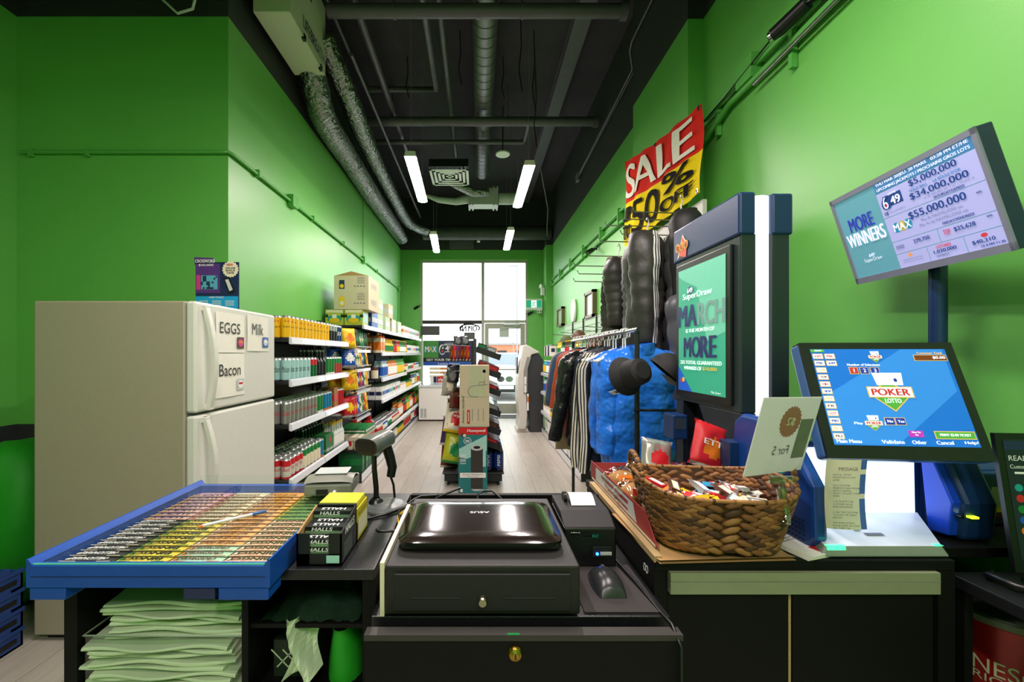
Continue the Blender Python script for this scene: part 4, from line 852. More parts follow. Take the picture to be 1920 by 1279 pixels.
MB().box((-.11, -.06, .72), (-.07, -.03, 1.0), white).cyl((-.09, -.062, .86), (-.09, -.058, .86), .01, drk, 8).build('card_reader', t, bevel=.008)
MB().box((-.06, -.052, .4), (-.03, -.044, .7), wht).rect((-.045, -.052, .6), X3, Z3, .03, .1, org, .001).build('sticker', t)
MB().box((-.228, .1, 1.05), (-.21, .4, 1.35), drk).build('screen', t)
# ---------------------------------------------------------------- right shelving
RS = [(1.08, 4.6, 7.4, 1.14), (.75, 4.6, 7.4, 1.14), (.41, 4.6, 7.4, 1.14)]
gondola('shelving_unit', 'shelving along the right wall between the clothes rack and the cash machine', 1.62, 1.14, 4.6, 7.42, RS, 1.45, d=-1, secs=.7)
fill('cleaning_bottle', 1.08, 4.7, 7.3, .1, 1, 'on the upper right wall shelf', 2); fill('tall_bottle', .75, 4.7, 7.3, .1, 1, 'on the middle right wall shelf', 2); fill('jar', .41, 4.7, 7.3, .1, 1, 'on the lower right wall shelf', 2)
run('paper_towel_pack', proto('pack', boxp(.12, .16, .2, wht, lgt)), 1.22, 1, .1, 4.75, 14, .185, .10, 'white paper pack on the base shelf of the right shelving', 'pack', 'white packs on the right base shelf')
t = thing('wall_shelf', 'white shelf with sauce bottles above the right shelving', 'shelf', (0, 0, 0))
MB().box((1.28, 4.6, 1.38), (1.62, 6.9, 1.40), white).box((1.27, 4.6, 1.37), (1.28, 6.9, 1.42), wht).build('board', t)
fill('sauce_bottle', 1.40, 4.7, 6.8, .075, 1, 'with red cap on the white wall shelf', 2, x=1.31, dx=.09)
# slat wall panel with hats and pegs
t = thing('slatwall', 'pale green slat panel fixed along the right wall', 'wall panel', (0, 0, 0))
slm = mat('pale_slat', '#a8c9a4', .45)
m = MB()
for k in range(5): m.box((1.605, 4.3, 1.47+k*.09), (1.638, 7.7, 1.553+k*.09), slm)
m.box((1.628, 4.3, 1.46), (1.638, 7.7, 1.92), gry); m.build('slats', t)
MB().box((1.60, 4.3, 1.915), (1.638, 7.7, 1.93), alum).build('top_trim', t)
for k, y in enumerate((4.9, 5.6, 6.3, 7.0)):
    MB().box((1.585, y-.01, 1.5), (1.605, y+.01, 1.95), steel).cyl((1.6, y, 1.72), (1.25, y, 1.74), .005, wire, 6).build('hook_bracket', t)
for k, (x, y, z, c, lab) in enumerate(((1.36, 5.6, 1.63, brn, 'round dark brown cap hanging on the right slat panel'), (1.34, 6.3, 1.60, mat('olive_knit', '#5f6648', .9), 'olive green cap hanging on the right slat panel'))):
    m = MB(); m.grid(lambda u, v: (.10*math.cos(v*PI/2)*math.cos(u*2*PI), .10*math.cos(v*PI/2)*math.sin(u*2*PI), .10*math.sin(v*PI/2)), 16, 6, c, closed=True); m.grid(lambda u, v: ((.1+.05*v)*math.cos(PI+u*PI), (.1+.05*v)*math.sin(PI+u*PI), -.01*v), 10, 2, c)
    tag(m.build('knitted_hat', loc=(x, y, z)), lab, 'hat')
m = MB()
for k in range(9): m.tube([(1.62, 6.75+k*.07, 1.54), (1.2, 6.75+k*.07, 1.56)], .004, wire, 6)
m.tube([(1.2, 6.7, 1.56), (1.2, 7.4, 1.56)], .004, wire, 6); m.tube([(1.4, 6.7, 1.55), (1.4, 7.4, 1.55)], .004, wire, 6)
tag(m.build('wire_peg_rack'), 'wire peg rack holding hanging packs at the end of the right wall shelf', 'rack')
pkk = [proto('pack', MB().box((-.05, -.006, -.17), (.05, .006, 0), c).rect((0, -.006, -.07), X3, Z3, .06, .06, c2, .001)) for c, c2 in ((wht, nav), (wht, org), (nav, yel), (brn, wht))]
for k in range(9):
    for i in range(3): put('blister_pack', pkk[(k+i) % 4], (1.22+i*.11, 6.76+k*.07, 1.545), 'small hanging pack on the wire peg rack at the right wall', 'pack', 'packs on the right wire peg rack', RR.uniform(-.3, .3))
# display pegs and white slat board near the pilaster
t = thing('slat_board', 'white slat board with metal pegs below the sale banner', 'wall panel', (0, 0, 0))
swm = mat('off_white_board', '#cfcbc2', .5)
m = MB()
for k in range(11): m.box((1.475, 2.98, 1.22+k*.105), (1.498, 4.0, 1.317+k*.105), swm)
m.box((1.485, 2.98, 1.21), (1.499, 4.0, 2.37), gry); m.build('slats', t)
MB().box((1.47, 2.72, 2.33), (1.497, 4.0, 2.43), swm).build('top_rail', t)
for (y, z, l) in ((3.15, 2.38, .5), (3.3, 2.30, .5), (3.1, 2.3, .4), (3.45, 2.22, .55), (3.6, 2.10, .6), (3.65, 2.18, .62), (3.75, 2.06, .6), (2.85, 2.38, .40), (3.0, 2.38, .45)):
    MB().tube([(1.475, y, z), (1.475-l, y, z+.01), (1.475-l-.015, y, z+.04)], .0045, wire, 6).box((1.465, y-.015, z-.02), (1.477, y+.015, z+.03), wire).build('peg', t)
# sale banner
t = thing('sale_banner', 'red and yellow cloth SALE 50% OFF banner hung on the right wall', 'banner', (0, 0, 0))
banr = mat('banner_red', '#cf2a20', .8, spec=.05, var=.08, scale=10); bany = mat('banner_yellow', '#edcf17', .8, spec=.05, var=.06, scale=10); bank = mat('banner_black', '#15161a', .8, spec=.05); banw = mat('banner_white', '#e5e2d4', .8, spec=.05)
# local frame: u along -Y from far (4.05) to near (2.85); bilinear corners
A, B, C, D = V((1.42, 4.02, 3.27)), V((1.43, 2.66, 3.02)), V((1.425, 2.66, 2.45)), V((1.42, 4.02, 2.45))
def bp(u, v, off=0):
    p = (A*(1-v)+D*v)*(1-u)+(B*(1-v)+C*v)*u
    p.x += .012*math.sin(u*14+v*2)*math.sin(PI*min(1, v*1.0+.1))+.008*math.sin(u*31+v*6)-off; p.z -= .05*math.sin(PI*u)*(1-v)*1.0*.6
    return p
m = MB(); m.grid(lambda u, v: bp(u, v), 60, 24, banr, mfn=lambda u, v: banr if v < .5 else bany); m.build('cloth', t)
def btext(s, u0, u1, v0, v1, mt):
    for i_, q in enumerate((-.01, .01, 0)): btext1(s, u0+q, u1+q, v0, v1, mt, i_*.0008)
def btext1(s, u0, u1, v0, v1, mt, q2):
    vs, fs, tw, th = text_mesh(s, 0, 0); me = bpy.data.meshes.new('x')
    import bmesh
    bm = bmesh.new(); bv = [bm.verts.new((x/tw, y/th, 0)) for x, y in vs]
    for f in fs:
        try: bm.faces.new([bv[i] for i in f])
        except ValueError: pass
    bmesh.ops.triangulate(bm, faces=bm.faces[:])
    for ax in ((1, 0, 0), (0, 1, 0)):
        for k in range(1, 8 if ax[0] else 5):
            q = k/8 if ax[0] else k/5
            bmesh.ops.bisect_plane(bm, geom=bm.verts[:]+bm.edges[:]+bm.faces[:], plane_co=V(ax)*q, plane_no=ax)
    bm.verts.index_update()
    out = [bp(u0+(u1-u0)*v.co.x, v1+(v0-v1)*v.co.y, .012+q2) for v in bm.verts]; m.add(out, [[v.index for v in f.verts] for f in bm.faces], mt); bm.free()
m = MB(); btext('SALE', .03, .93, .07, .46, banw); btext('50', .17, .55, .55, .93, bank); btext('%', .62, .92, .52, .74, bank); btext('OFF', .60, .93, .79, .93, bank); btext('UP', .0, .12, .56, .72, bank); btext('TO', .0, .12, .77, .93, bank)
m.build('lettering', t, label='SALE UP TO 50% OFF lettering')
for u, v in ((.985, .03), (.5, .03), (.985, .97)): 
    p = bp(u, v, .004); MB().lathe([(.008, 0), (.016, .002), (.016, .004), (.008, .005)], chrome, 12).build('grommet', t, loc=p, rot=(0, -PI/2, 0))
# ---------------------------------------------------------------- clothes
from mathutils import noise
def crease(p, seed, k=1):
    o = V((seed*3.1, seed*1.7, 0)); q = V((p.x*7, p.y*7, p.z*4)); n1 = noise.noise(q+o); n2 = noise.noise(V((p.x*20, p.y*20, p.z*12))+o)
    return p+V((n1*.022+n2*.008, noise.noise(q+o+V((9, 0, 0)))*.022+n2*.008, n2*.006))*k
def garment(name, lab, loc, rz, wd, h, dp, c, puff=0, stripe=None, sleeve=.55, col_=None, hem=None, grp=None, nq=6, splay=.10, seed=0, sl=True, sr_=.062):
    t = thing(name, lab, 'jacket' if 'jacket' in name or 'coat' in name else 'shirt', loc, rz, grp); R = random.Random(seed); ph = R.uniform(0, 6)
    def tor(u, v):
        a = u*2*PI; w_ = wd/2*min(1, .28+.72*min(1, v/.10)**.7); z = -h*v-(.0 if v > .1 else 0)
        d_ = dp/2*(.3+.7*min(1, v/.22)**.7); q = 1+(puff*abs(math.sin(PI*nq*v))**.45 if puff else 0)
        fold = 1+.05*math.sin(a*6+ph+v*3)+.03*math.sin(a*11-ph)
        ca = math.cos(a); sa = math.sin(a)
        p = V((w_*math.copysign(abs(ca)**.7, ca)*(1+.3*(q-1))*fold, d_*math.copysign(abs(sa)**.8, sa)*q*fold, z))
        return crease(p, seed, .6+min(1, v*3)*.6)
    m = MB(); m.grid(tor, 32, 36, c, closed=True); m.build('body', t)
    if sl:
      for s in (-1, 1):
        n = 22; pts = []; rs = []
        for i in range(n+1):
            v = i/n; pts.append((s*(wd/2-.03-.05*max(0, 1-v/.12)+splay*v**.8), .0-.02*v, -.035-sleeve*v)); q = 1+(puff*abs(math.sin(PI*nq*v*.9)) if puff else 0)
            rs.append((sr_-.32*sr_*v)*q*min(1, .35+(v/.13)**.6*.65)*(1.0 if v < .96 else .85)*(dp/.12)**.3)
        slv = MB().tube(pts, rs, c, 18); slv.v = [crease(v_, seed+5, .8) for v_ in slv.v]; sv = slv.build('sleeve', t)
        if stripe:
            for k in range(3):
                mm = MB(); off = (k-1)*.018; P0 = []
                for i in range(n+1):
                    p = pts[i]; r_ = max(rs[max(0, i-2):i+3]); a = (-.68*PI if s < 0 else -.4*PI)+off/r_
                    P0.append([(p[0]+(r_+.002)*math.cos(a+e/r_), p[1]+(r_+.002)*math.sin(a+e/r_), p[2]) for e in (-.005, .005)])
                mm.add([q for pr in P0 for q in pr], [(2*i, 2*i+1, 2*i+3, 2*i+2) for i in range(n)], stripe); mm.v = [crease(v_, seed+5, .8) for v_ in mm.v]; mm.build('sleeve_stripe', sv)
    m = MB(); m.grid(lambda u, v: ((.085-.01*v)*math.cos(u*2*PI), (.055)*math.sin(u*2*PI), -.05+.062*v+.01*math.cos(u*2*PI)), 18, 4, col_ or c, closed=True); m.build('collar', t)
    if hem: m = MB(); m.grid(lambda u, v: (tor(u, 1)[0]*.97, tor(u, 1)[1]*.9, -h-.05*v), 24, 2, hem, closed=True); m.build('hem_band', t)
    return t
def hanger(loc, rz, lab='white plastic hanger on the clothes rack bar', grp='white hangers on the clothes rack'):
    m = MB(); pts = [(.0, 0, -.09), (.0, 0, -.03), (.028, 0, -.02), (.03, 0, .008), (.012, 0, .026), (-.012, 0, .022), (-.022, 0, .005)]
    m.tube(pts, .0045, white, 8); m.tube([(-.19, 0, -.16), (-.1, 0, -.12), (0, 0, -.09), (.1, 0, -.12), (.19, 0, -.16)], .007, white, 8); m.tube([(-.19, 0, -.16), (.19, 0, -.16)], .004, white, 6)
    return tag(m.build('clothes_hanger', loc=loc, rot=(0, 0, rz)), lab, 'hanger', grp)
rk = thing('clothes_rack', 'metal clothes rack with coats between the counter and the right shelving', 'clothes rack', (0, 0, 0))
MB().cyl((.83, 2.15, 1.545), (.83, 3.65, 1.53), .013, chrome, 12).build('hanging_bar', rk)
for y in (2.17, 3.62):
    MB().tube([(.83, y, 1.54), (.83, y, .06)], .013, steel, 10).build('upright', rk)
    MB().tube([(.55, y, .05), (1.1, y, .05)], .014, steel, 10).build('foot', rk)
MB().tube([(1.02, 2.12, 1.10), (1.02, 2.12, .06)], .011, steel, 10).tube([(.80, 2.13, 1.13), (1.02, 2.12, 1.13), (1.02, 2.12, 1.10)], .007, steel, 8).build('front_frame', rk)
pb = mat('blue_puffer_nylon', '#2a7cf0', .22, var=.15, scale=9, bump=.8, bscale=11, coat=.3, bdist=.04); pk_b = mat('black_puffer_nylon', '#1a1b1d', .25, var=.2, scale=9, bump=.5, bscale=14, coat=.2, bdist=.04)
nvf = mat('navy_track_fabric', '#1a2232', .6); blf = mat('black_fabric', '#18181a', .75, var=.15); rst = mat('rust_fabric', '#a5421c', .75, var=.1, bump=.2, bscale=80); khk = mat('khaki_fabric', '#8d7c5c', .8); dgf = mat('dark_green_fabric', '#1f4436', .8); mar = mat('maroon_fabric', '#5d1d1c', .8); slt = mat('slate_blue_fabric', '#2c4564', .8); crf = mat('cream_stripe_fabric', '#d6d0bc', .8)
zt = 1.46
garment('puffer_jacket', 'shiny bright blue puffer jacket at the near end of the clothes rack', (.92, 2.34, zt), .12, .42, .66, .15, pb, .13, None, .56, nq=5, splay=.04, seed=1)
garment('puffer_jacket', 'second blue puffer jacket directly behind the bright blue one', (.93, 2.50, zt-.0), .1, .44, .64, .12, pb, .12, None, .56, nq=5, splay=.04, seed=2)
garment('track_jacket', 'navy track jacket with cream sleeve stripes, nearer one on the rack', (.86, 2.62, zt), .05, .42, .72, .07, nvf, 0, crf, .74, splay=.02, seed=3)
garment('track_jacket', 'navy track jacket with cream sleeve stripes, farther one on the rack', (.86, 2.72, zt), .02, .42, .72, .07, nvf, 0, crf, .74, splay=.04, seed=4)
garment('puffer_jacket', 'glossy black puffer jacket with wide sleeve hanging toward the aisle', (.83, 2.85, zt), -.05, .42, .62, .13, pk_b, .10, None, .60, nq=4, splay=.12, hem=blf, seed=5)
garment('long_coat', 'maroon coat hidden between the black and green jackets', (.88, 2.97, zt), 0, .42, .80, .05, mar, 0, None, .6, splay=.05, seed=6)
garment('hooded_jacket', 'dark green jacket behind the black puffer on the rack', (.88, 3.07, zt), 0, .42, .70, .06, dgf, 0, None, .5, splay=.06, seed=7)
garment('sweatshirt', 'rust orange sweatshirt, nearer of two on the rack', (.87, 3.2, zt), 0, .43, .60, .06, rst, 0, None, .42, splay=.07, seed=8, col_=blf)
garment('sweatshirt', 'rust orange sweatshirt, farther of two on the rack', (.87, 3.32, zt), 0, .43, .62, .06, rst, 0, None, .44, splay=.09, seed=9, col_=blf)
garment('sweatshirt', 'slate blue sweatshirt behind the rust ones', (.87, 3.43, zt), 0, .43, .62, .06, slt, 0, None, .42, splay=.10, seed=10)
garment('long_coat', 'khaki coat at the far end of the clothes rack', (.88, 3.54, zt), 0, .43, .85, .06, khk, 0, None, .45, splay=.10, seed=11)
for k, y in enumerate((2.34, 2.38, 2.50, 2.55, 2.62, 2.66, 2.72, 2.85, 2.97, 3.07, 3.14, 3.2, 3.32, 3.43, 3.54)): hanger((.83, y, 1.535), RR.uniform(-.25, .25)+.1)
# hanging coats on the slat board pegs
def hood(t, c, seed):
    def fn(u, v):
        a = u*2*PI; b = v*PI-PI/2; return crease(V((.13*math.cos(b)*math.cos(a), .05+.06*math.cos(b)*math.sin(a), -.07+.075*math.sin(b)+.03*math.cos(b)*math.cos(a)**2)), seed, 1.6)
    MB().grid(fn, 24, 12, c, closed=True).build('hood', t)
def hangcoat(name, lab, loc, rz, wd, h, dp, c, stripe=None, nq=9, seed=0, col_=None, sl=.7, hem=None): return garment(name, lab, loc, rz, wd, h, dp, c, .13, stripe, sl, sr_=.075, nq=nq, splay=.02, seed=seed, col_=col_, hem=hem)
dpf = mat('charcoal_puffer', '#34332f', .45, var=.15, bump=.2, bscale=30)
t = hangcoat('puffer_coat', 'black quilted coat with white striped sleeve hanging high on the pegs', (1.13, 2.78, 2.22), 1.05, .42, .86, .26, dpf, wht, 17, 21); hood(t, dpf, 3)
t = hangcoat('puffer_vest', 'charcoal quilted jacket with khaki lining hanging left of the striped coat', (1.13, 3.28, 2.16), 1.0, .40, .72, .24, dpf, None, 16, 22, khk, .5); hood(t, khk, 6)
hangcoat('puffer_coat', 'black coat hanging behind the striped one next to the kiosk', (1.30, 2.58, 2.30), 1.0, .38, .95, .22, mat('black_coat', '#131316', .6, var=.2), None, 6, 23)
garment('padded_coat', 'grey padded coat hanging low between the striped coat and the kiosk', (1.27, 2.42, 1.78), .3, .34, .4, .10, mat('grey_padded', '#53515a', .4, bump=.3, bscale=12), .2, None, .4, nq=3, splay=.02, seed=24)
garment('denim_coat', 'navy coat hanging low behind the dark caps beside the kiosk', (1.33, 2.3, 1.42), .1, .34, .5, .08, mat('navy_cloth', '#1a2440', .7), .08, None, .5, nq=3, splay=.02, seed=25)
for p in ((1.12, 2.75, 2.29), (1.10, 3.25, 2.25), (1.28, 2.62, 2.39)): hanger(p, .9, 'white hanger of a coat hung high on the pegs', 'hangers on the pegs')
# hats
t = thing('bucket_hat', 'black bucket hat with paper tag hanging in front of the blue jacket', 'hat', (.745, 2.02, 1.32), rot=(1.25, .5, .2)); t.scale = (.82, .82, .82)
m = MB(); m.lathe([(0, .10), (.05, .10), (.075, .085), (.085, .0), (.12, -.055), (.117, -.058), (.08, -.002), (.0, .08)], blf, 30); m.build('crown_and_brim', t)
MB().box((-.02, -.10, -.15), (.02, -.098, -.05), wht).rect((0, -.1, -.09), X3, Z3, .02, .04, drk, .001).build('paper_tag', t)
def cap_(loc, rot, lab, c):
    t = thing('baseball_cap', lab, 'hat', loc, rot=rot); m = MB(); m.grid(lambda u, v: (.085*math.cos(v*PI/2)*math.cos(u*2*PI), .095*math.cos(v*PI/2)*math.sin(u*2*PI), .10*math.sin(v*PI/2)), 24, 8, c, closed=True); m.build('crown', t)
    MB().grid(lambda u, v: ((u-.5)*.16*(1-.25*v*v), -.075-.085*v*(1-(2*u-1)**2*.35), -.005-.02*(2*u-1)**2-.012*v), 12, 5, c).build('visor', t)
    MB().blob((0, 0, .1), .008, .008, .004, c, 8, 4).build('button', t); return t
cap_((.90, 2.0, 1.33), (.5, .6, .5), 'black baseball cap right of the bucket hat', blf)
t = cap_((1.0, 1.93, 1.20), (.2, .0, .3), 'charcoal baseball cap with white badge hanging lowest beside the kiosk', mat('charcoal_cap', '#2a2b2f', .8))
MB().ell((0, -.14, -.02), X3, V((0, -.3, .95)), .05, .03, crm, .012).build('badge', t)
# ---------------------------------------------------------------- counters
t = thing('left_counter', 'black counter at left under the ticket tray with an open cabinet', 'counter', (0, 0, 0))
MB().box((-.95, .944, .905), (-.235, 1.46, .93), lam).build('worktop', t, bevel=.002)
MB().box((-.265, .955, 0), (-.235, 1.45, .905), lamd).build('side_panel', t)
MB().box((-.95, .955, 0), (-.92, 1.45, .905), lamd).build('side_panel', t)
MB().box((-.92, 1.43, .0), (-.265, 1.45, .905), lamd).build('back_panel', t)
MB().box((-.92, .96, .60), (-.265, 1.43, .62), lamd).build('inner_shelf', t)
MB().box((-.545, .96, .62), (-.53, 1.43, .905), lamd).build('divider', t)
MB().box((-.53, .97, .78), (-.265, 1.43, .79), lamd).build('small_shelf', t)
t = thing('middle_counter', 'lower dark cash desk section with a locked drawer front', 'counter', (0, 0, 0))
MB().box((-.232, .905, .82), (.418, 1.46, .848), lam).build('desktop', t, bevel=.002)
MB().box((-.232, .85, .0), (.418, .87, .835), lamd).build('drawer_front', t, bevel=.002)
MB().box((-.232, .846, .835), (.418, .872, .847), mat('grey_edge', '#34312f', .5)).build('front_edge', t)
MB().box((-.232, 1.44, .0), (.418, 1.46, .93), lamd).build('customer_panel', t)
brass = mat('brass', '#b3913c', .3, metal=1)
MB().lathe([(0, .008), (.006, .009), (.012, .006), (.0155, .0), (.0155, -.01)], brass, 24).build('drawer_lock', t, loc=(.076, .848, .808), rot=(PI/2, 0, 0))
MB().box((.075, .838, .802), (.0775, .8395, .813), drk).build('key_slot', t)
MB().box((.06, .845, .8475), (.085, .85, .849), grn).build('indicator', t)
t = thing('right_counter', 'black counter at right under the basket with pale edge strip', 'counter', (0, 0, 0))
MB().box((.42, .985, .905), (.80, 1.62, .93), lamd).box((.80, .985, .905), (1.13, 1.90, .93), lamd).build('worktop', t, bevel=.002)
MB().box((1.13, 1.05, .905), (1.60, 1.90, .93), lamd).build('worktop', t, bevel=.002)
MB().box((.42, .99, 0), (.45, 1.60, .905), lamd).build('side_panel', t)
pb_ = mat('chipboard_edge', '#b09468', .85, var=.35, scale=300)
MB().box((.418, .985, .925), (.436, 1.56, .94), pb_).build('chipboard_edge', t, label='raw chipboard edge')
stp = mat('grey_green_strip', '#8b8f74', .5)
MB().box((.452, .975, .855), (1.085, .992, .905), stp).box((.452, .9735, .885), (1.085, .976, .8855), gry).build('edge_strip', t, bevel=.002)
MB().box((.452, .992, 0), (.74, 1.005, .853), lamd).build('door_panel', t); MB().box((.75, .992, 0), (1.085, 1.005, .853), lamd).build('door_panel', t)
MB().box((.742, .994, 0), (.748, 1.0, .853), pb_).build('trim_strip', t)
MB().box((1.09, .985, 0), (1.13, 1.88, .905), lamd).build('side_panel', t)
MB().box((.45, 1.58, 0), (.80, 1.60, .905), lamd).box((.80, 1.86, 0), (1.60, 1.88, .905), lamd).box((.80, 1.60, 0), (.82, 1.86, .905), lamd).build('customer_panel', t)
m = MB()
for s in (0, .014): m.tube([(.4185, 1.03+s+.006*math.cos(a), .885+.009*math.sin(a)) for a in [k*PI/8 for k in range(17)]], .0008, wht, 5)
m.build('ring_mark', t)
t = thing('side_desk', 'black desk at lower right carrying the laptop, coffee tin below', 'desk', (0, 0, .03))
MB().box((1.16, .45, .82), (1.60, 1.03, .85), lam).build('desktop', t, bevel=.003)
MB().box((1.58, .45, -.03), (1.60, 1.03, .82), lamd).build('side_panel', t)
MB().box((1.17, .46, .40), (1.58, 1.34, .42), lamd).build('lower_shelf', t)
MB().box((1.17, 1.0, -.03), (1.19, 1.03, .82), lamd).build('leg', t)
# coffee tin
t = thing('coffee_tin', 'red coffee tin with grey lid on the shelf under the right desk', 'tin', (1.435, 1.13, .45)); t.scale = (1.12, 1.12, 1.12)
cr = mat('coffee_red', '#a81c1c', .3, metal=.2)
m = MB().lathe([(0, 0), (.105, 0), (.107, .006), (.105, .012), (.105, .235), (.107, .24)], cr, 40)
m.wrap('NESCAFE', .105, -2.15, .14, .034, crm, w=.17, bold=.02); m.wrap('RICH-RICHE', .105, -2.15, .112, .018, crm, w=.17)
m.build('body', t); MB().lathe([(.109, .238), (.109, .252), (.1, .256), (.095, .25), (0, .25)], mat('grey_lid', '#6a6e60', .5), 40).build('lid', t)
tag(MB().blob((0, 0, .06), .06, .08, .07, whitep, 12, 8).build('crumpled_towel', loc=(1.24, 1.15, .45)), 'pale crumpled paper towel beside the coffee tin', 'towel')
# laptop at right
t = thing('open_laptop', 'open black laptop on the right desk, cut by the frame edge', 'laptop', (1.30, .98, .882), -.1)
MB().box((-.02, -.24, 0), (.32, -.0, .016), blk).build('base', t, bevel=.003)
m = MB(); m.M = Matrix.Rotation(-.14, 4, 'X')
m.box((-.03, -.004, .02), (.33, .006, .345), blk); m.rect((.15, -.004, .19), X3, Z3, .33, .28, mat('laptop_screen', '#12161e', .2, emit=.6), .0006)
m.text('READ', (-.008, -.004, .285), X3, Z3, .012, wht, al='L'); m.text('Customer', (-.008, -.004, .265), X3, Z3, .009, wht, al='L'); m.rect((.02, -.004, .25), X3, Z3, .04, .005, wht, .001)
m.rect((.15, -.004, .315), X3, Z3, .33, .02, nav, .001)
for k, c in enumerate((tea, red, grn, blu, org)): m.ell((.004, -.004, .215-k*.025), X3, Z3, .018, .018, c, .001)
m.build('screen_lid', t, bevel=.002)
tag(MB().tube([(1.32, .9, .89), (1.25, .90, .892), (1.22, .94, .892), (1.215, .99, .892), (1.25, 1.01, .89)], [.006, .006, .009, .009, .004], blk, 8).build('charger_plug'), 'black plug and cord lying on the right desk', 'cable')
# ---------------------------------------------------------------- lottery ticket tray
tr = thing('ticket_tray', 'blue scratch ticket display tray with glass top on the left counter', 'tray', (-.69, 1.145, .93))
bt = mat('royal_blue_plastic', '#0d4aa8', .35, var=.1); bgl = glass('tray_glass', '#fbfefc', .6, .0)
a, b = .255, .275
m = MB(); m.box((-a+.012, -b+.02, .001), (a-.012, b-.02, .012), bt)
for (p, q) in (((-a, -b), (a, -b+.02)), ((-a, b-.02), (a, b)), ((-a, -b+.02), (-a+.012, b-.02)), ((a-.012, -b+.02), (a, b-.02))): m.box((p[0], p[1], .0), (q[0], q[1], .045), bt)
m.box((-a+.01, -b-.001, .022), (a-.01, -b, .0235), nav)
m.build('frame', tr)
for s in (-1, 1):
    MB().prism([(0, 0), (.014, 0), (.004, .014), (0, .014)] if s < 0 else [(-.014, 0), (0, 0), (0, .014), (-.004, .014)], (s*a, -b+.0, .045), X3, Z3, Y3*(2*b), bt).build('side_rail', tr)
MB().box((-a+.004, -b+.002, -.028), (-a+.08, -b+.06, -.002), bt).build('corner_foot', tr, bevel=.003); MB().box((a-.11, -b+.002, -.028), (a-.004, -b+.06, -.002), bt).build('corner_foot', tr, bevel=.003)
MB().box((a-.18, -b+.0, -.024), (a-.115, -b+.02, -.002), nav).build('lock_bracket', tr)
MB().quad((-a+.012, -b+.004, .050), (a-.012, -b+.004, .050), (a-.012, b, .050), (-a+.012, b, .050), bgl).box((-a+.012, -b+.002, .047), (a-.012, -b+.004, .05), mat('glass_edge', '#57c9a8', .2)).build('glass_top', tr)
MB().box((-a, b-.004, .045), (a+.0, b, .075), bgl).build('glass_back_flap', tr)
cols = [(mat('black_ticket', '#2a2c2f', .5), wht, '\u00b7MILLIONAIRE', crm), (mat('yellow_ticket', '#d6c44a', .5), drk, 'BINGO', grn), (mat('mint_ticket', '#a9cdb0', .5), brn, 'CROSSWORD', org), (mat('peach_ticket', '#dfa98c', .5), dgr, 'BINGO', crm)]
alt = [(mat('pink_ticket', '#c9a0a8', .5), nav, 'LUCKY', yel), (mat('cream_ticket', '#ddd5b0', .5), brn, 'CASHWORD', red), (mat('orange_ticket', '#e0a558', .5), brn, 'POT OF GOLD', crm), (mat('green_ticket', '#7fae66', .5), dgr, 'CROSSWORD', yel)]
hx_ = ['black', 'yellow', 'mint', 'peach']; ha = ['pink', 'cream', 'orange', 'green']
def ticket(c):
    m = MB().grid(lambda u, v: ((u-.5)*.116, (v-.5)*.075, .0015*math.sin(PI*u)), 8, 3, c[0]); m.ell((-.05, -.022, .0008), X3, Y3, .01, .012, c[3], .0012)
    m.rect((-.005, -.034, .0008), X3, Y3, .116, .003, c[3], .0004)
    m.text(c[2], (-.004, -.022, .0016), NX, -Y3, .016, c[1], w=.085, bold=.02, off=.0012); m.text(c[2], (0, .018, .0016), NX, -Y3, .01, c[1], w=.05, off=.001); return proto('ticket', m)
tm_ = [ticket(c) for c in cols]; ta_ = [ticket(c) for c in alt]
for i in range(4):
    for j in range(18):
        far = (j > 9) ^ (i == 2 and j > 3 and j < 10); me = (ta_ if far else tm_)[i]; nme = (ha if far else hx_)[i]
        put('scratch_ticket', me, (-.69+(i-1.5)*.121, .932+j*.0262, .953), f'{nme} scratch ticket under the tray glass in column {["one","two","three","four"][i]} from the left'.replace('column one from the left', 'the leftmost column').replace('column two from the left', 'the second column').replace('column three from the left', 'the third column').replace('column four from the left', 'the rightmost column'), 'ticket', f'{nme} scratch tickets in the tray', rot=(-.13, 0, 0))
t = thing('ballpoint_pen', 'clear ballpoint pen with blue cap lying on the tray glass', 'pen', (-.64, 1.10, .985))
MB().cyl((-.055, -.05, 0), (.03, .025, 0), .0042, mat('clear_pen', '#cfd6dc', .15), 8).build('barrel', t); MB().cyl((.03, .025, 0), (.055, .048, 0), .005, mat('pen_blue', '#2a5c9a', .3), 8).build('cap', t); MB().cyl((-.055, -.05, 0), (-.064, -.058, 0), .0042, org, 8, .001).build('tip', t)
# payment terminal
t = thing('card_reader', 'grey card payment terminal resting on the far right end of the ticket tray', 'card reader', (-.468, 1.345, .982), .10)
pg = mat('terminal_grey', '#84857c', .35)
MB().grid(lambda u, v: ((u-.5)*.145, (v-.5)*.13, .055*math.sin(PI*min(1, max(0, v*.8+.2)))**.5*(1-.1*(2*u-1)**4)), 12, 14, pg).box((-.0725, -.065, 0), (.0725, .065, .035), pg).build('body', t, bevel=.006)
MB().box((-.035, -.068, .005), (.0, -.064, .02), blk).cyl((.02, -.06, .012), (.02, -.1, .006), .006, lgt, 8).build('port', t)
MB().box((-.05, -.03, .056), (.05, .04, .0605), mat('clear_cover', '#c4cacd', .1)).build('printer_cover', t, bevel=.003)
0 and MB().prism([(0, 0), (.03, 0), (.03, .03), (.0, .05)], (0, -.04, 0), X3, Z3, Y3*.10, mat('stand_blue', '#7c93b8', .3))
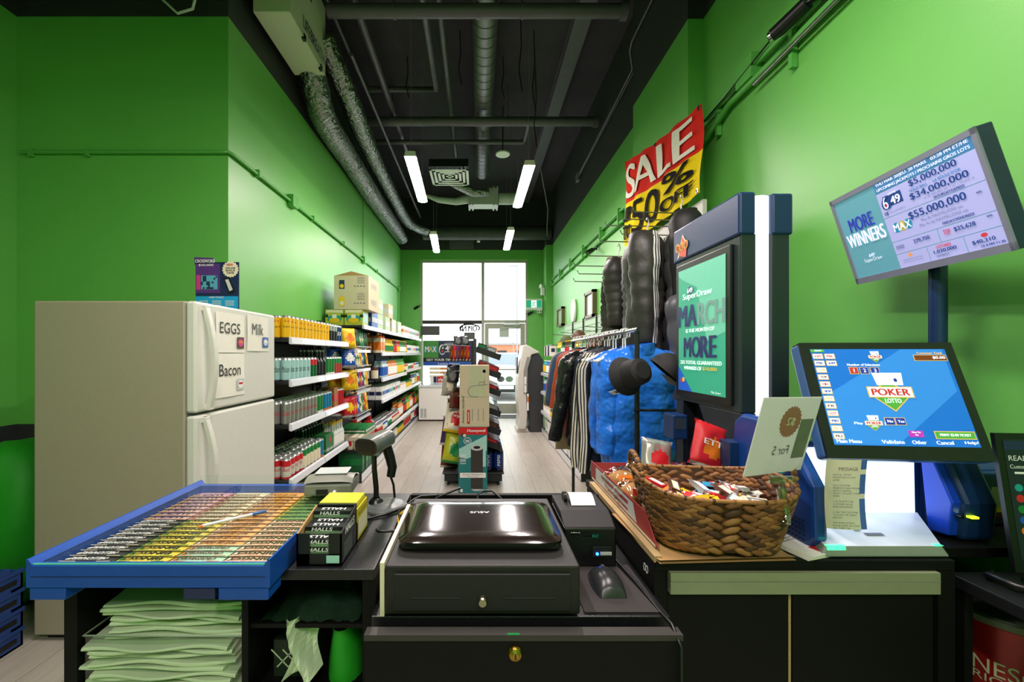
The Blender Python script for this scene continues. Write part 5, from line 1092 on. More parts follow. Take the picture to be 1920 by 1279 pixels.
# candy dispensers
t = thing('cough_drop_box', 'open black display box of cough drop packs on the left counter', 'box', (-.366, 1.018, .93), .0); DS = .7
hb_ = mat('halls_box', '#101418', .45)
m = MB()
m.M = Matrix.Diagonal((1, DS, 1, 1)); m.box((-.052, -.085, 0), (.052, .085, .004), hb_); m.box((-.052, -.085, 0), (-.022, -.081, .075), hb_); m.box((.022, -.085, 0), (.052, -.081, .075), hb_); m.box((-.052, -.085, 0), (.052, -.081, .028), hb_)
m.prism([(-.085, 0), (.085, 0), (.085, .10), (-.085, .075)], (.048, 0, 0), Y3, Z3, X3*.004, hb_); m.prism([(-.085, 0), (.085, 0), (.085, .10), (-.085, .075)], (-.052, 0, 0), Y3, Z3, X3*.004, card); m.box((-.052, .081, 0), (.052, .085, .10), hb_)
m.text('HALLS', (.052, .0, .072), Y3, Z3, .018, wht, w=.1, bold=.03, shear=.2)
for k in range(6): m.rect((.052, -.02, .045-k*.006), Y3, Z3, .09, .0025, gry, .001)
m.rect((.032, -.085, .016), X3, Z3, .03, .018, mint, .001); m.M = None; m.build('carton', t)
hm = MB().box((-.046, -.0125, 0), (.046, .0125, .0175), hb_); hm.rect((-.0, -.0125, .0045), X3, Z3, .09, .008, mat('halls_green', '#6f8f6c', .5), .0004); hm.text('HALLS', (-.005, -.0125, .0125), X3, Z3, .008, wht, w=.05, bold=.03, shear=.2); hm.text('HALLS', (0, 0, .0175), NX, -Y3, .014, wht, w=.06, bold=.03)
hmm = proto('pack', hm)
for j in range(4):
    for k in range([3, 4, 4, 5][j]): put('cough_drop_pack', hmm, (-.366, .978+j*.0262, .9345+k*.0182), 'small black cough drop pack stacked in the display box', 'pack', 'cough drop packs in the display box', 0)
t = thing('gum_box', 'open yellow display box behind the cough drop box', 'box', (-.368, 1.13, .93), 0)
yb = mat('yellow_carton', '#cdb922', .5)
m = MB(); m.M = Matrix.Diagonal((1, .62, 1, 1)); m.box((-.055, -.08, 0), (.055, .08, .004), yb); m.box((-.055, -.08, 0), (.055, -.076, .05), yb); m.box((.051, -.08, 0), (.055, .08, .085), yb); m.box((-.055, -.08, 0), (-.051, .08, .085), yb); m.box((-.055, .076, 0), (.055, .08, .085), yb)
m.rect((.055, 0, .035), Y3, Z3, .14, .045, crm, .001); m.rect((.055, 0, .07), Y3, Z3, .12, .01, mat('carton_edge', '#a9961a', .5), .001); m.M = None; m.build('carton', t)
gp = proto('pack', boxp(.10, .028, .012, mat('gum_green', '#7d8f6b', .5), yel, None))
for k, (z, y) in enumerate(((.9345, 1.11), (.9485, 1.11), (1.0145, 1.115))):
    put('gum_pack', proto('pack', MB().box((-.049, -.04, 0), (.049, .04, .013), mat('lemon_pack', '#d8cc3c', .5)).rect((0, -.04, .0065), X3, Z3, .1, .010, mat('gum_green', '#7d8f6b', .5), .0006)), (-.368, y+.02, z), ['yellow and green pack inside the yellow box', 'yellow and green pack, middle of the yellow box', 'yellow and green pack lying on top of the yellow box'][k], 'pack', None)
# barcode scanner
t = thing('barcode_scanner', 'dark handheld barcode scanner resting on a gooseneck stand', 'scanner', (-.295, 1.33, .93))
sg = mat('scanner_grey', '#5b5f5a', .3, coat=.2); sd = mat('scanner_dark', '#17191a', .25)
MB().lathe([(0, .018), (.03, .017), (.055, .012), (.068, .005), (.07, 0), (0, 0)], mat('stand_grey', '#5d6260', .3), 36).build('stand_base', t)
MB().lathe([(.024, .016), (.018, .026), (.012, .03)], sd, 20, (-.03, 0, 0)).tube([(-.03, 0, .02), (-.03, .0, .06), (-.036, .0, .12), (-.037, -.0, .165)], .0085, sd, 12).build('gooseneck', t)
m = MB(); m.M = Matrix.Translation((-.03, -.01, .207)) @ Matrix.Scale(1.06, 4) @ Matrix.Rotation(-.42, 4, 'Z') @ Matrix.Rotation(.10, 4, 'X')
def hd(u, v):
    a = u*2*PI; s = 1 if v < .85 else math.sqrt(max(0, 1-((v-.85)/.15)**2)); s *= .96+.04*math.sin(PI*min(1, v*2)); ca, sa = math.cos(a), math.sin(a)
    return (.041*s*(1-.28*v)*math.copysign(abs(ca)**.7, ca), -.045+.12*v, .026*s*math.copysign(abs(sa)**.7, sa))
m.grid(hd, 28, 14, sg, closed=True); m.add([hd(k/28, 0) for k in range(28)], [tuple(range(28))], sd); m.rect((0, -.045, 0), X3, Z3, .055, .028, blk, .001); m.build('head', t)
m = MB(); m.tube([(-.005, .03, .19), (.005, .04, .15), (.013, .042, .115), (.008, .04, .085)], [.017, .0165, .0155, .014], sd, 14).build('grip', t)
MB().tube([(.008, .04, .085), (.015, .05, .055), (.018, .055, .01)], .004, blk, 8).build('cable', t)
tag(MB().tube([(-.365, 1.24, .934), (-.33, 1.22, .934), (-.28, 1.25, .936), (-.23, 1.30, .94), (-.20, 1.33, .955), (-.19, 1.38, .945), (-.14, 1.42, .935)], .0042, blk, 8).build('power_cable'), 'black cable lying in front of the scanner base toward the laptop', 'cable')
m = MB()
for k, o_ in enumerate((0, .012, .024)): m.tube([(-.225+o_*.3, 1.16+o_, .90+o_), (-.235, 1.23, .93+o_), (-.215+o_, 1.30, .935+o_), (-.20, 1.36, .93), (-.18, 1.39+o_, .91), (-.12, 1.41, .90+o_*.3)], .0035, [blk, yel, blk][k], 6)
tag(m.build('cable_bundle'), 'tangle of black and yellow cables left of the laptop', 'cable')
tag(MB().tube([(-.27, 1.11, .95), (-.262, 1.095, .952), (-.245, 1.10, .95), (-.2, 1.105, .95)], .004, blk, 8).build('earpiece_cord'), 'small black looped plug left of the laptop', 'cable')
tag(MB().tube([(.0, 1.40, .85), (.0, 1.42, .94), (.02, 1.44, .945), (.05, 1.44, .945), (.08, 1.4, .93)], .004, blk, 8).build('black_cable'), 'short arch of black cord behind the laptop centre', 'cable')
tag(MB().tube([(-.14, 1.38, .85), (-.14, 1.4, .935), (-.1, 1.42, .945), (-.06, 1.44, .955)], .004, blk, 8).build('black_cable'), 'black cord end sticking up behind the laptop, left of centre', 'cable')
# cash drawer, laptop
t = thing('cash_box', 'black steel cash drawer with brass lock under the laptop', 'cash drawer', (.01, 1.1, .85))
MB().box((-.21, -.205, .008), (.21, .21, .114), mat('drawer_steel', '#191817', .5, var=.15, scale=200, bump=.1, bscale=400)).build('case', t, bevel=.004)
m = MB().box((-.188, -.212, .02), (.188, -.204, .098), blkm)
for s in (-1, 1): m.box((s*.10-.055, -.2135, .045), (s*.10+.055, -.2115, .05), blk)
m.build('drawer_front', t, bevel=.002)
for s in (-.15, .15): MB().cyl((s, -.15, 0), (s, -.15, .01), .015, blk, 8).cyl((s, .15, 0), (s, .15, .01), .015, blk, 8).build('foot', t)
MB().lathe([(0, .012), (.008, .012), (.010, .008), (.0115, 0)], mat('nickel', '#a5a088', .3, metal=1), 24).build('lock', t, loc=(0, -.212, .043), rot=(PI/2, 0, 0))
tag(MB().box((-.212, .90, .851), (-.2025, 1.25, .967), crm).build('white_card_strip'), 'cream card strip wedged left of the cash drawer', 'card')
t = thing('closed_laptop', 'closed glossy dark laptop lying on the cash drawer', 'laptop', (.005, 1.085, .965), .0); t.scale = (1.03, 1.0, 1.0)
MB().box((-.178, -.125, 0), (.178, .13, .018), blkm).build('base', t, bevel=.006)
gb_ = mat('glossy_brown_lid', '#231b17', .12, var=.35, scale=60, stretch=(.2, 6, 1), coat=.6)
m = MB(); 
def ld(u, v):
    x, y = (u-.5)*2, (v-.5)*2; return (x*.19, y*.135+.003, .019+.016*(1-abs(x)**6)*(1-abs(y)**6))
def rr(a, k): c, s = math.cos(a), math.sin(a); return (k*math.copysign(abs(c)**.22, c), k*math.copysign(abs(s)**.22, s))
def ldp(u, v): x, y = rr(u*2*PI, v); return (x*.19, y*.135+.003, .019+.009*(1-v**10))
m.grid(ldp, 72, 14, gb_, closed=True); m.grid(lambda u, v: (rr(u*2*PI, 1)[0]*.19, rr(u*2*PI, 1)[1]*.135+.003, .012+.008*v), 72, 1, blk, closed=True); m.build('lid', t)
MB().text('ASUS', (.0, .03, .0283), NX, -Y3, .012, sil, w=.05, bold=.03).build('lid_lettering', t)
# receipt printer
t = thing('receipt_printer', 'black receipt printer with paper curling out at the right of the laptop', 'printer', (.305, 1.20, .85))
MB().box((-.075, -.09, 0), (.065, .1, .105), blk).prism([(-.09, .105), (.1, .105), (.1, .13), (-.03, .13)], (-.075, 0, 0), Y3, Z3, X3*.14, blkm).build('body', t, bevel=.005)
m = MB().rect((-.03, -.09, .085), X3, Z3, .06, .012, blk, .001).text('star', (-.045, -.09, .09), X3, Z3, .01, wht, w=.025).text('futurePRNT', (-.005, -.09, .083), X3, Z3, .009, tea, w=.045); m.build('front_lettering', t)
MB().box((.0, -.095, .03), (.05, -.088, .055), blkm).box((.02, -.097, .035), (.05, -.094, .043), lgt).build('power_panel', t)
MB().cyl((.012, -.097, .038), (.012, -.094, .038), .004, mat('blue_led', '#1c50ff', .4, emit=14), 10).build('led', t)
MB().grid(lambda u, v: (-.035+u*.07, .0+.075*v, .132+.02*math.sin(v*PI*.8)), 4, 8, whitep).build('receipt_paper', t)
MB().lathe([(.02, 0), (.02, .01)], blk, 16, (0, 0, 0)).cyl((0, 0, 0), (0, 0, .008), .02, blk, 16).build('roll_cap', t, loc=(-.05, .05, .135), rot=(0, PI/2, 0))
for k, (x0, x1, z) in enumerate(((-.03, .02, 0), )): pass
t = thing('computer_mouse', 'black computer mouse on the dark mat right of the cash drawer', 'mouse', (.315, 1.02, .852), .0)
MB().grid(lambda u, v: ((u-.5)*.078*(1-.2*(2*v-1)**2), (v-.5)*.11, .036*max(0, 1-(2*u-1)**2)**.5*max(0, 1-abs(2*v-1)**2.5)**.5), 18, 18, mat('mouse_black', '#26282a', .3)).build('shell', t)
MB().cyl((-.004, .035, .026), (.004, .035, .026), .008, blk, 10).build('wheel', t)
tag(MB().box((.235, .915, .8485), (.405, 1.12, .8515), mat('mouse_mat', '#2a2524', .7)).build('mouse_mat'), 'dark mat under the computer mouse', 'mat')
tag(MB().tube([(.36, 1.25, .87), (.375, 1.12, .86), (.39, 1.02, .856), (.402, .92, .85), (.406, .87, .853), (.409, .836, .83), (.41, .836, .4)], .004, blk, 8)  .build('black_cable'), 'black cord running down the front right of the cash desk', 'cable')
# ---------------------------------------------------------------- things in the left cabinet
pgb = mat('pale_green_plastic', '#c6d6b4', .5, var=.08, scale=8, bump=.15, bscale=30)
def shopbag(i):
    R = random.Random(i); p = [R.uniform(0, 6) for _ in range(3)]; m = MB(); ox, oy = R.uniform(-.008, .008), R.uniform(-.01, .01)
    def top(u, v): return ((u-.5)*.33+ox+.004*math.sin(v*20+p[0]), (v-.5)*.42+oy+.006*math.sin(u*9+p[1]), .009+.003*math.sin(u*8+p[0])*math.sin(v*6+p[1]))
    def bot(u, v): x, y, z = top(u, v); return (x, y, z-.0075-.002*math.sin(u*5+p[2]))
    m.grid(top, 16, 10, pgb); m.grid(bot, 16, 10, pgb); m.grid(lambda u, v: tuple(top(u, 0)[k]*(1-v)+bot(u, 0)[k]*v+(-.004*math.sin(PI*v) if k == 1 else 0) for k in range(3)), 16, 2, pgb); m.grid(lambda u, v: tuple(top(1, u)[k]*(1-v)+bot(1, u)[k]*v for k in range(3)), 10, 2, pgb)
    m.grid(lambda u, v: tuple(top(0, u)[k]*(1-v)+bot(0, u)[k]*v for k in range(3)), 10, 2, pgb); return proto('bag', m)
sbm = [shopbag(i) for i in range(5)]
for k in range(17):
    put('folded_shopping_bag', sbm[k % 5], (-.735+RR.uniform(-.01, .01)+(.0 if k < 10 else .03), 1.17+(.0 if k < 10 else .02), .625+k*.0125), 'folded pale green shopping bag in the stack under the ticket tray' if k < 16 else 'topmost pale green shopping bag of the stack, with a dark picture', 'bag', 'folded shopping bags under the tray' if k < 16 else None, RR.uniform(-.04, .04))
tag(MB().box((-.055, -.08, 0), (.055, .08, .001), mat('dark_navy_print', '#122036', .5)).rect((0, 0, .001), X3, Y3, .07, .1, mat('teal_dots', '#1c5060', .5), .0005).ell((0, -.04, .001), X3, Y3, .06, .03, yel, .001).build('printed_card', loc=(-.60, 1.05, .846), rot=(0, 0, -.1)), 'small dark navy printed picture on the topmost shopping bag', 'card')
clr = glass('clear_plastic', '#e6efe6', 1.5, .05)
m = MB()
for (p, q) in (((-.96, .90), (-.54, .903)), ((-.963, .90), (-.96, .94))): m.box((p[0], p[1], .45), (q[0], q[1], .80), clr)
tag(m.build('clear_plastic_sheet'), 'clear plastic sheet wrapped round the shopping bag stack', 'plastic sheet') if False else None
tp = thing('paper_cone', 'crumpled pale green paper sheet standing right of the bag stack', 'paper', (-.415, 1.0, .621))
m = MB(); m.grid(lambda u, v: ((u-.5)*.07*(1.3-v*.5)+.012*math.sin(v*5+u*3), -.03+.03*math.sin(u*7+v*3)+.02*v, .03+v*.15+.03*u*(1-v)), 8, 10, pgb, smooth=False); m.build('sheet', tp)
tag(MB().grid(lambda u, v: ((u-.5)*.23, (v-.5)*.35, .035*math.sin(PI*u)**.5*math.sin(PI*v)**.5+.006*math.sin(u*20+v*13)), 18, 18, mat('dark_green_film', '#1e3324', .25, var=.4, scale=20, bump=.4, bscale=30)).build('wrapped_bundle', loc=(-.395, 1.15, .791)), 'dark green plastic wrapped bundle on the small inner shelf', 'bundle')
tag(MB().grid(lambda u, v: ((.06-.02*v+.008*math.sin(u*18))*math.cos(u*2*PI), (.12)*math.sin(u*2*PI), v*.13), 24, 8, gcloth, closed=True).build('green_bag', loc=(-.335, 1.12, .622)), 'bright green bag on the lower right shelf of the left cabinet', 'bag')
gw = MB().box((-.05, -.12, 0), (.05, .12, .09), mat('dark_gift_wrap', '#1c2a1c', .5))
for k in range(6): gw.M = Matrix.Translation((-.035+.014*k, -.1205, .045)) @ Matrix.Rotation(.8*(-1)**k, 4, 'Y'); gw.box((-.03, -.0005, -.0015), (.03, 0, .0015), pgb)
gw.M = None
tag(gw.build('gift_box', loc=(-.455, 1.15, .621)), 'dark patterned box at the foot of the crumpled paper', 'box')
t = thing('clear_bin', 'clear plastic bin holding the folded shopping bag stack', 'bin', (0, 0, 0))
m = MB()
for q in (((-.915, .965), (-.548, .965)), ((-.915, 1.51), (-.915, .965)), ((-.548, .965), (-.548, 1.51))): m.quad((q[0][0], q[0][1], .622), (q[1][0], q[1][1], .622), (q[1][0], q[1][1], .765), (q[0][0], q[0][1], .765), clr)
m.build('walls', t); MB().tube([(-.915, 1.5, .765), (-.915, .965, .765), (-.548, .965, .765), (-.548, 1.5, .765)], .0025, mat('clear_rim', '#a8b8a4', .2), 6).build('rim', t)
# ---------------------------------------------------------------- basket
t = thing('wicker_basket', 'oval brown wicker basket of candy on the right counter', 'basket', (.605, 1.10, .948), -.12)
wk = [mat('water_hyacinth', '#7d4f28', .6, var=.3, scale=25), mat('water_hyacinth_light', '#9a6a3a', .6, var=.3, scale=25), mat('water_hyacinth_dark', '#4a2d18', .65, var=.3, scale=25)]
HB = .135
def bw(a, v):   # superellipse wall
    ax, ay = .142+.038*v, .118+.03*v; c, s = math.cos(a), math.sin(a)
    z = HB*v*(1+.12*abs(c)**3-.04*abs(s)**2)
    return V((ax*math.copysign(abs(c)**.62, c), ay*math.copysign(abs(s)**.62, s), z))
rows_ = 12; Rb = random.Random(4); m = MB()
for j in range(rows_):
    n = 34; v = (j+.5)/rows_
    for i in range(n):
        a = 2*PI*(i+.5*(j % 2))/n; p = bw(a, v); q = bw(a+.01, v); tg = (q-p).normalized(); up = (bw(a, v+.02)-p).normalized(); nn = tg.cross(up); up = nn.cross(tg)
        ang = .33 if j % 2 else -.33; tg2 = tg*math.cos(ang)+up*math.sin(ang); up2 = nn.cross(tg2)
        Rm = Matrix((tg2, nn, up2)).transposed()
        m.blob(p, .0255, .0062, .0085, wk[Rb.choice((0, 0, 1, 2))], 6, 4, Rm)
m.build('woven_side', t)
MB().grid(lambda u, v: bw(u*2*PI, v)*.985, 40, 4, wk[2], closed=True).add([bw(k*2*PI/40, 0.0)*.98 for k in range(40)], [tuple(range(40))], wk[2]).build('inner_lining', t)
m = MB(); pts = [bw(2*PI*k/60, 1.02) for k in range(61)]; m.tube(pts, .005, wk[1], 8)
for k in range(60):
    p = pts[k]; m.blob(p, .007, .0062, .0062, wk[k % 3], 6, 4)
m.build('rim', t)
for s in (-1, 1):
    m = MB(); N = 30; base = bw(0 if s > 0 else PI, 1.0)
    for k in range(N):
        u = k/(N-1); y = (u-.5)*.13; z = base.z+.055*math.sin(PI*u)**.6; m.blob((base.x+s*.008*math.sin(PI*u), y, z), .0075, .0085, .0075, wk[k % 3], 6, 4, Matrix.Rotation(.6*k, 3, 'Y'))
    m.build('handle', t)
# candy
def candy(c, c2, l, w_, s):
    m = MB(); m.box((-l/2+.006, -w_/2, 0), (l/2-.006, w_/2, .009), c); m.rect((0, 0, .009), X3, Y3, l*.6, w_*.7, c2, .0004)
    for q in (-1, 1): m.grid(lambda u, v: (q*(l/2-.006+.01*u), (v-.5)*w_*1.1, .0045+.001*math.sin(v*30)), 2, 8, c)
    m.rect((0, 0, .009), X3, Y3, l*.4, w_*.25, wht, .0008); return proto('candy', m)
cnd = [('yellow', candy(yel, brn, .045, .022, 'M&M')), ('brown', candy(brn, crm, .05, .018, 'SNACK')), ('red', candy(red, wht, .05, .018, 'BAR')), ('silver', candy(sil, wht, .055, .02, 'FUN')), ('blue', candy(mat('light_blue_wrap', '#3e9ccc', .3), wht, .035, .02, 'CRISP')), ('orange', candy(org, brn, .04, .018, 'CUP')), ('cream', candy(crm, gry, .06, .02, 'WAFER'))]
Rc = random.Random(9); bM = Matrix.Translation((.605, 1.10, .948)) @ Matrix.Rotation(-.12, 4, 'Z'); n = 0
for lay in range(3):
    for k in range(22):
        a = Rc.uniform(0, 2*PI); q = math.sqrt(Rc.random())*.80; b0 = bw(a, .55); x, y = b0.x*q, b0.y*q
        p = bM @ V((x, y, .055+lay*.015+.012*Rc.random()+.018*(1-q))); nme, me = cnd[Rc.randrange(7)]
        put('wrapped_candy', me, p, f'{nme} wrapped candy lying loose in the wicker basket', 'candy', f'{nme} candies in the basket', rot=(Rc.uniform(-.5, .5), Rc.uniform(-.4, .4), Rc.uniform(0, 6.3)), sc=(1.4, 1.4, 1.3))
# price sign in acrylic holder
t = thing('price_sign', 'acrylic sign reading 2 dollars for 5 seen from behind, clipped to the basket', 'sign', (.716, .974, 1.227), rot=(math.radians(13.1), math.radians(2), math.radians(23.7)))
acr = thin('sign_paper', '#f0efec', .4)
MB().box((-.109, 0, -.095), (.109, .0015, .095), acr).build('paper', t)
m = MB(); o_ = (.02, -.0005, .03); st = [((.040 if k % 2 else .036)*math.cos(2*PI*k/44), (.040 if k % 2 else .036)*math.sin(2*PI*k/44)) for k in range(44)]
m.flat([(-p[0]+.01, p[1]+.035) for p in st], (0, -.0008, 0), X3, Z3, mat('faded_coral', '#b5745c', .6)); m.text('$2', (.01, -.001, .035), NX, Z3, .022, crm, w=.03, bold=.02, off=-.001)
m.text('For 5', (-.0, -.001, -.035), NX, Z3, .022, mat('faded_black', '#55584f', .6), w=.06, off=-.001); m.rect((.075, -.0004, -.01), X3, Z3, .05, .10, mat('olive_tag', '#7d8068', .6), .0003); m.build('print', t)
MB().box((-.112, -.004, -.098), (.112, -.003, .098), glass('acrylic', '#f8fafa', .4, .0)).build('clear_cover', t)
t = thing('sign_clip', 'clear plastic clip holding the price sign on the basket rim', 'clip', (.705, .965, 1.075))
cl2 = glass('clear_clip', '#dfe3dd', 2.0, .12)
MB().box((-.03, -.004, .045), (.03, .006, .06), cl2).cyl((0, 0, .03), (0, 0, .05), .006, cl2, 10).tube([(0, 0, .03), (-.006, -.008, .01), (0, -.012, -.02), (-.008, -.02, -.04)], [.012, .009, .008, .012], cl2, 10).tube([(0, 0, .03), (.006, .008, .01), (0, .006, -.02)], [.010, .008, .007], cl2, 10).build('clip_body', t)
# tray with bread to the left of the basket
t = thing('bakery_tray', 'red and white cardboard tray along the left edge of the right counter', 'tray', (0, 0, 0))
m = MB(); bxr = mat('tray_red', '#9c3136', .5)
m.box((.438, 1.03, .94), (.445, 1.60, .945), cardl); m.prism([(1.02, 0), (1.62, 0), (1.62, .062), (1.10, .062)], (.440, 0, .942), Y3, Z3, X3*.003, bxr)
m.flat([(1.15, .008), (1.55, .008), (1.55, .055), (1.18, .055)], (.4395, 0, .942), Y3, Z3, lgt); m.flat([(1.22, .036), (1.48, .036), (1.48, .046), (1.22, .046)], (.4388, 0, .942), Y3, Z3, bxr).flat([(1.22, .018), (1.42, .018), (1.42, .024), (1.22, .024)], (.4388, 0, .942), Y3, Z3, bxr)
m.box((.443, 1.60, .942), (.80, 1.603, 1.0), bxr); m.box((.443, 1.28, .942), (.8, 1.60, .945), cardl); m.build('tray_body', t)
bun = mat('bread_crust', '#b07a3c', .6, var=.25, scale=30); cel = glass('cellophane', '#fbfbf8', 1.8, .06)
for k, (x, y, z, lab) in enumerate(((.492, 1.42, .986, 'wrapped sesame pastry in clear film, front left of the tray'), (.49, 1.29, .984, 'wrapped pastry in clear film behind the basket handle'), (.60, 1.52, .986, 'wrapped pastry in clear film at the back of the tray'), (.72, 1.46, .986, 'wrapped pastry in clear film behind the basket'))):
    t = thing('wrapped_pastry', lab, 'pastry', (x, y, z))
    MB().blob((0, 0, 0), .05, .045, .034, bun, 14, 8).build('pastry', t)
    def wrp(u, v, s=k):
        a = u*2*PI; b_ = v*PI-PI/2; r_ = 1+.10*math.sin(a*5+v*9+s)+.06*math.sin(a*11)
        return (.064*math.cos(b_)*math.cos(a)*r_, .058*math.cos(b_)*math.sin(a)*r_, .043*math.sin(b_)*r_)
    MB().grid(wrp, 24, 10, cel, closed=True).build('clear_film', t); MB().rect((0, -.045, .02), X3, V((0, .4, .9)), .06, .02, [org, red, org, red][k], .012).build('print_label', t)
put('snack_bag', proto('bag', bag(.13, .15, .05, red, org, sil, 'ETTI', wht, 77)), (.74, 1.36, 1.045), 'red and orange snack bag standing behind the wicker basket', 'bag', None, rot=(-.2, .35, .2))
put('snack_bag', proto('bag', bag(.12, .12, .04, mat('silver_foil_bag', '#b9b4b0', .2, metal=.6), red, sil, None, None, 78)), (.62, 1.45, 1.0), 'pale snack bag with red patch lying behind the wicker basket', 'bag', None, rot=(-.3, .2, .1))
put('snack_bag', proto('bag', bag(.11, .14, .05, mat('silver_foil_bag', '#b9b4b0', .2, metal=.6), org, sil, None, None, 79)), (.96, 1.70, 1.05), 'silver and orange bag seen through the opening under the kiosk', 'bag', None, rot=(-.1, 0, .1))
m = MB(); m.M = Matrix.Rotation(.05, 4, 'Z'); m.grid(lambda u, v: (.44+u*.33, .93+v*.3, .9335+.003*math.sin(u*9)*math.sin(v*5)+(.006 if v < .05 else 0)), 20, 12, card); m.grid(lambda u, v: (.44+u*.33, .93+v*.3, .9315), 2, 2, card); m.M = None
tag(m.build('cardboard_sheet', loc=(.03, .015, 0)), 'torn flat cardboard sheet lying under the wicker basket', 'cardboard')
t = thing('leaflet_stack', 'stack of white leaflets with upside down print between basket and terminal', 'leaflets', (.80, 1.08, .931), .35)
m = MB()
for k in range(5): m.M = Matrix.Rotation(.03*k-.06, 4, 'Z'); m.box((-.05, -.09, k*.002), (.05, .09, k*.002+.0015), whitep)
m.rect((.02, -.07, .0097), X3, Y3, .05, .035, red, .0004); m.text('50% off', (0, .02, .0097), NX, -Y3, .014, drk, w=.06, off=.001); m.text('Send money today', (0, -.01, .0097), NX, -Y3, .008, drk, w=.08, off=.001); m.text('worldwide', (0, .0, .0097), NX, -Y3, .007, drk, w=.04, off=.001); m.M = None
m.build('paper_stack', t)
# ---------------------------------------------------------------- lottery terminal
tb_ = mat('terminal_blue', '#123f8c', .35, var=.06); tbd = mat('terminal_dark_blue', '#12325e', .35); tbs = mat('bright_blue_trim', '#1746c8', .3)
t = thing('lottery_terminal', 'blue lottery terminal with tilted touch screen and glowing ticket bay', 'lottery terminal', (0, 0, 0))
MB().prism([(1.04, 0), (1.33, 0), (1.35, .10), (1.34, .27), (1.30, .30), (1.22, .30), (1.10, .26), (1.02, .16), (1.015, .03)], (.822, 0, .932), Y3, Z3, X3*.035, tb_).build('left_side_panel', t, bevel=.01)
m = MB()
for i in range(6):
    for j in range(5): m.cyl((.8215, 1.05+i*.012, .95+j*.012), (.8195, 1.05+i*.012, .95+j*.012), .003, drk, 6)
m.build('speaker_grille', t)
MB().prism([(1.08, 0), (1.30, 0), (1.30, .22), (1.20, .23), (1.12, .21), (1.07, .10)], (1.255, 0, .932), Y3, Z3, X3*.09, tbd).build('right_tower', t, bevel=.012)
MB().prism([(1.09, .01), (1.14, .005), (1.16, .21), (1.13, .21), (1.08, .10)], (1.232, 0, .932), Y3, Z3, X3*.025, tbs).build('blue_trim', t, bevel=.004)
MB().box((.857, 1.18, .932), (1.255, 1.20, 1.17), tbd).build('back_housing', t)
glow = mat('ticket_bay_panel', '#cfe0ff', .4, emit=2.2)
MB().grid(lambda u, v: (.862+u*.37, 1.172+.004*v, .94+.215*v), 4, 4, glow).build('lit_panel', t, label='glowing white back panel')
MB().grid(lambda u, v: (.862+u*.25, 1.12+v*.19, 1.178-.012*v), 2, 2, glow).build('lit_strip', t) if False else None
m = MB(); bedm = mat('bed_white', '#d3d8e2', .4)
bgm = mat('bed_grey', '#8b938a', .4)
m.add([(.82, .995, .932), (1.13, .995, .932), (1.25, 1.165, .932), (.87, 1.165, .932), (.835, 1.0, .957), (1.115, 1.0, .957), (1.23, 1.165, .975), (.88, 1.165, .975)], [(0,3,2,1),(0,1,5,4),(1,2,6,5),(2,3,7,6),(3,0,4,7)], bgm).quad((.835, 1.0, .957), (1.115, 1.0, .957), (1.23, 1.165, .975), (.88, 1.165, .975), bedm)
m.rect((1.0, 1.05, .9635), X3, V((0, 1, .08)), .045, .012, drk, .001); m.ell((.975, 1.07, .966), X3, V((0, 1, .08)), .02, .008, drk, .001)
m.build('scanning_bed', t, bevel=.004)
gled = mat('green_led', '#3dff8a', .4, emit=2.5)
MB().grid(lambda u, v: (.838+.045*u, .998+.001*v, .948+.009*v), 6, 1, gled).grid(lambda u, v: (.838+.045*u, .999+.008*v, .9585), 6, 1, gled).build('status_light', t); MB().grid(lambda u, v: (1.10+.018*u, .998+.012*v, .9585), 4, 1, gled).build('status_light', t)
MB().cyl((1.245, 1.08, 1.0), (1.245, 1.068, 1.0), .005, blk, 10).box((1.262, 1.062, .997), (1.28, 1.075, 1.002), mat('yellow_led', '#c8f020', .4, emit=3)).build('button', t)
ts = MB(); tn = thing
rot_t = (math.radians(-20.2), 0, math.radians(-5.2))
scr = thing('touch_screen', 'tilted touch screen showing the blue poker lottery page', 'screen', (1.069, 1.075, 1.304), rot=rot_t) if False else None
so = bpy.data.objects.new('touch_screen', None)
def scrm(n, c, e=1.0): return mat(n, c, .35, emit=e, var=.03)
SB, SW, SG = scrm('screen_blue', '#1466c4', .55), scrm('screen_white', '#e8eef6', .6), scrm('screen_green', '#4a9a3a', .6)
SR, SN, SO, SM, SP = scrm('screen_red', '#b52a2a', .6), scrm('screen_navy', '#1a2f94', .6), scrm('screen_gold', '#d8b060', .6), scrm('screen_brown', '#6a3010', .6), scrm('screen_magenta', '#b030b0', .6)
SB2 = scrm('screen_blue_light', '#2f7fd6', .55)
m = MB(); m.box((-.19, 0, -.155), (.19, .03, .155), blk)
ms = mat('monitor_side_blue', '#3a5f92', .3)
for i in range(10):   # gradient page built of horizontal bands
    pass
m.rect((0, 0, .007), X3, Z3, .335, .258, SB, .0006)
m.flat([(-.1677, -.12), (-.02, -.12), (.16, .02), (.16, .135), (.06, .135), (-.1677, 0)], (0, -.0008, 0), X3, Z3, SB2)
def st_(s, x, z, h, c, w_=None, b_=.02, al='C'): m.text(s, (x, 0, z), X3, Z3, h, c, w=w_, bold=b_, off=.0022, al=al)
def sr(x, z, w_, h, c, off=.0012): m.rect((x, 0, z), X3, Z3, w_, h, c, off)
sr(-.15, .131, .035, .008, SG); st_('READY', -.148, .131, .004, SW)
for i in range(12):
    z = .115-i*.0195
    for j in range(2 if i < 2 else 1):
        x = -.152+j*.03; sr(x, z, .026, .015, SO); sr(x, z, .0225, .012, SW, .0016); st_(['HD', 'PIK', '649', 'TOP', '*', '49', 'PKR', 'FR', 'LOT', 'MID', 'PK3', 'PK2', 'ENC', 'KENO'][min(13, i*1+j)], x, z, .006, [SR, SN, SO, SM][i % 4], .016)
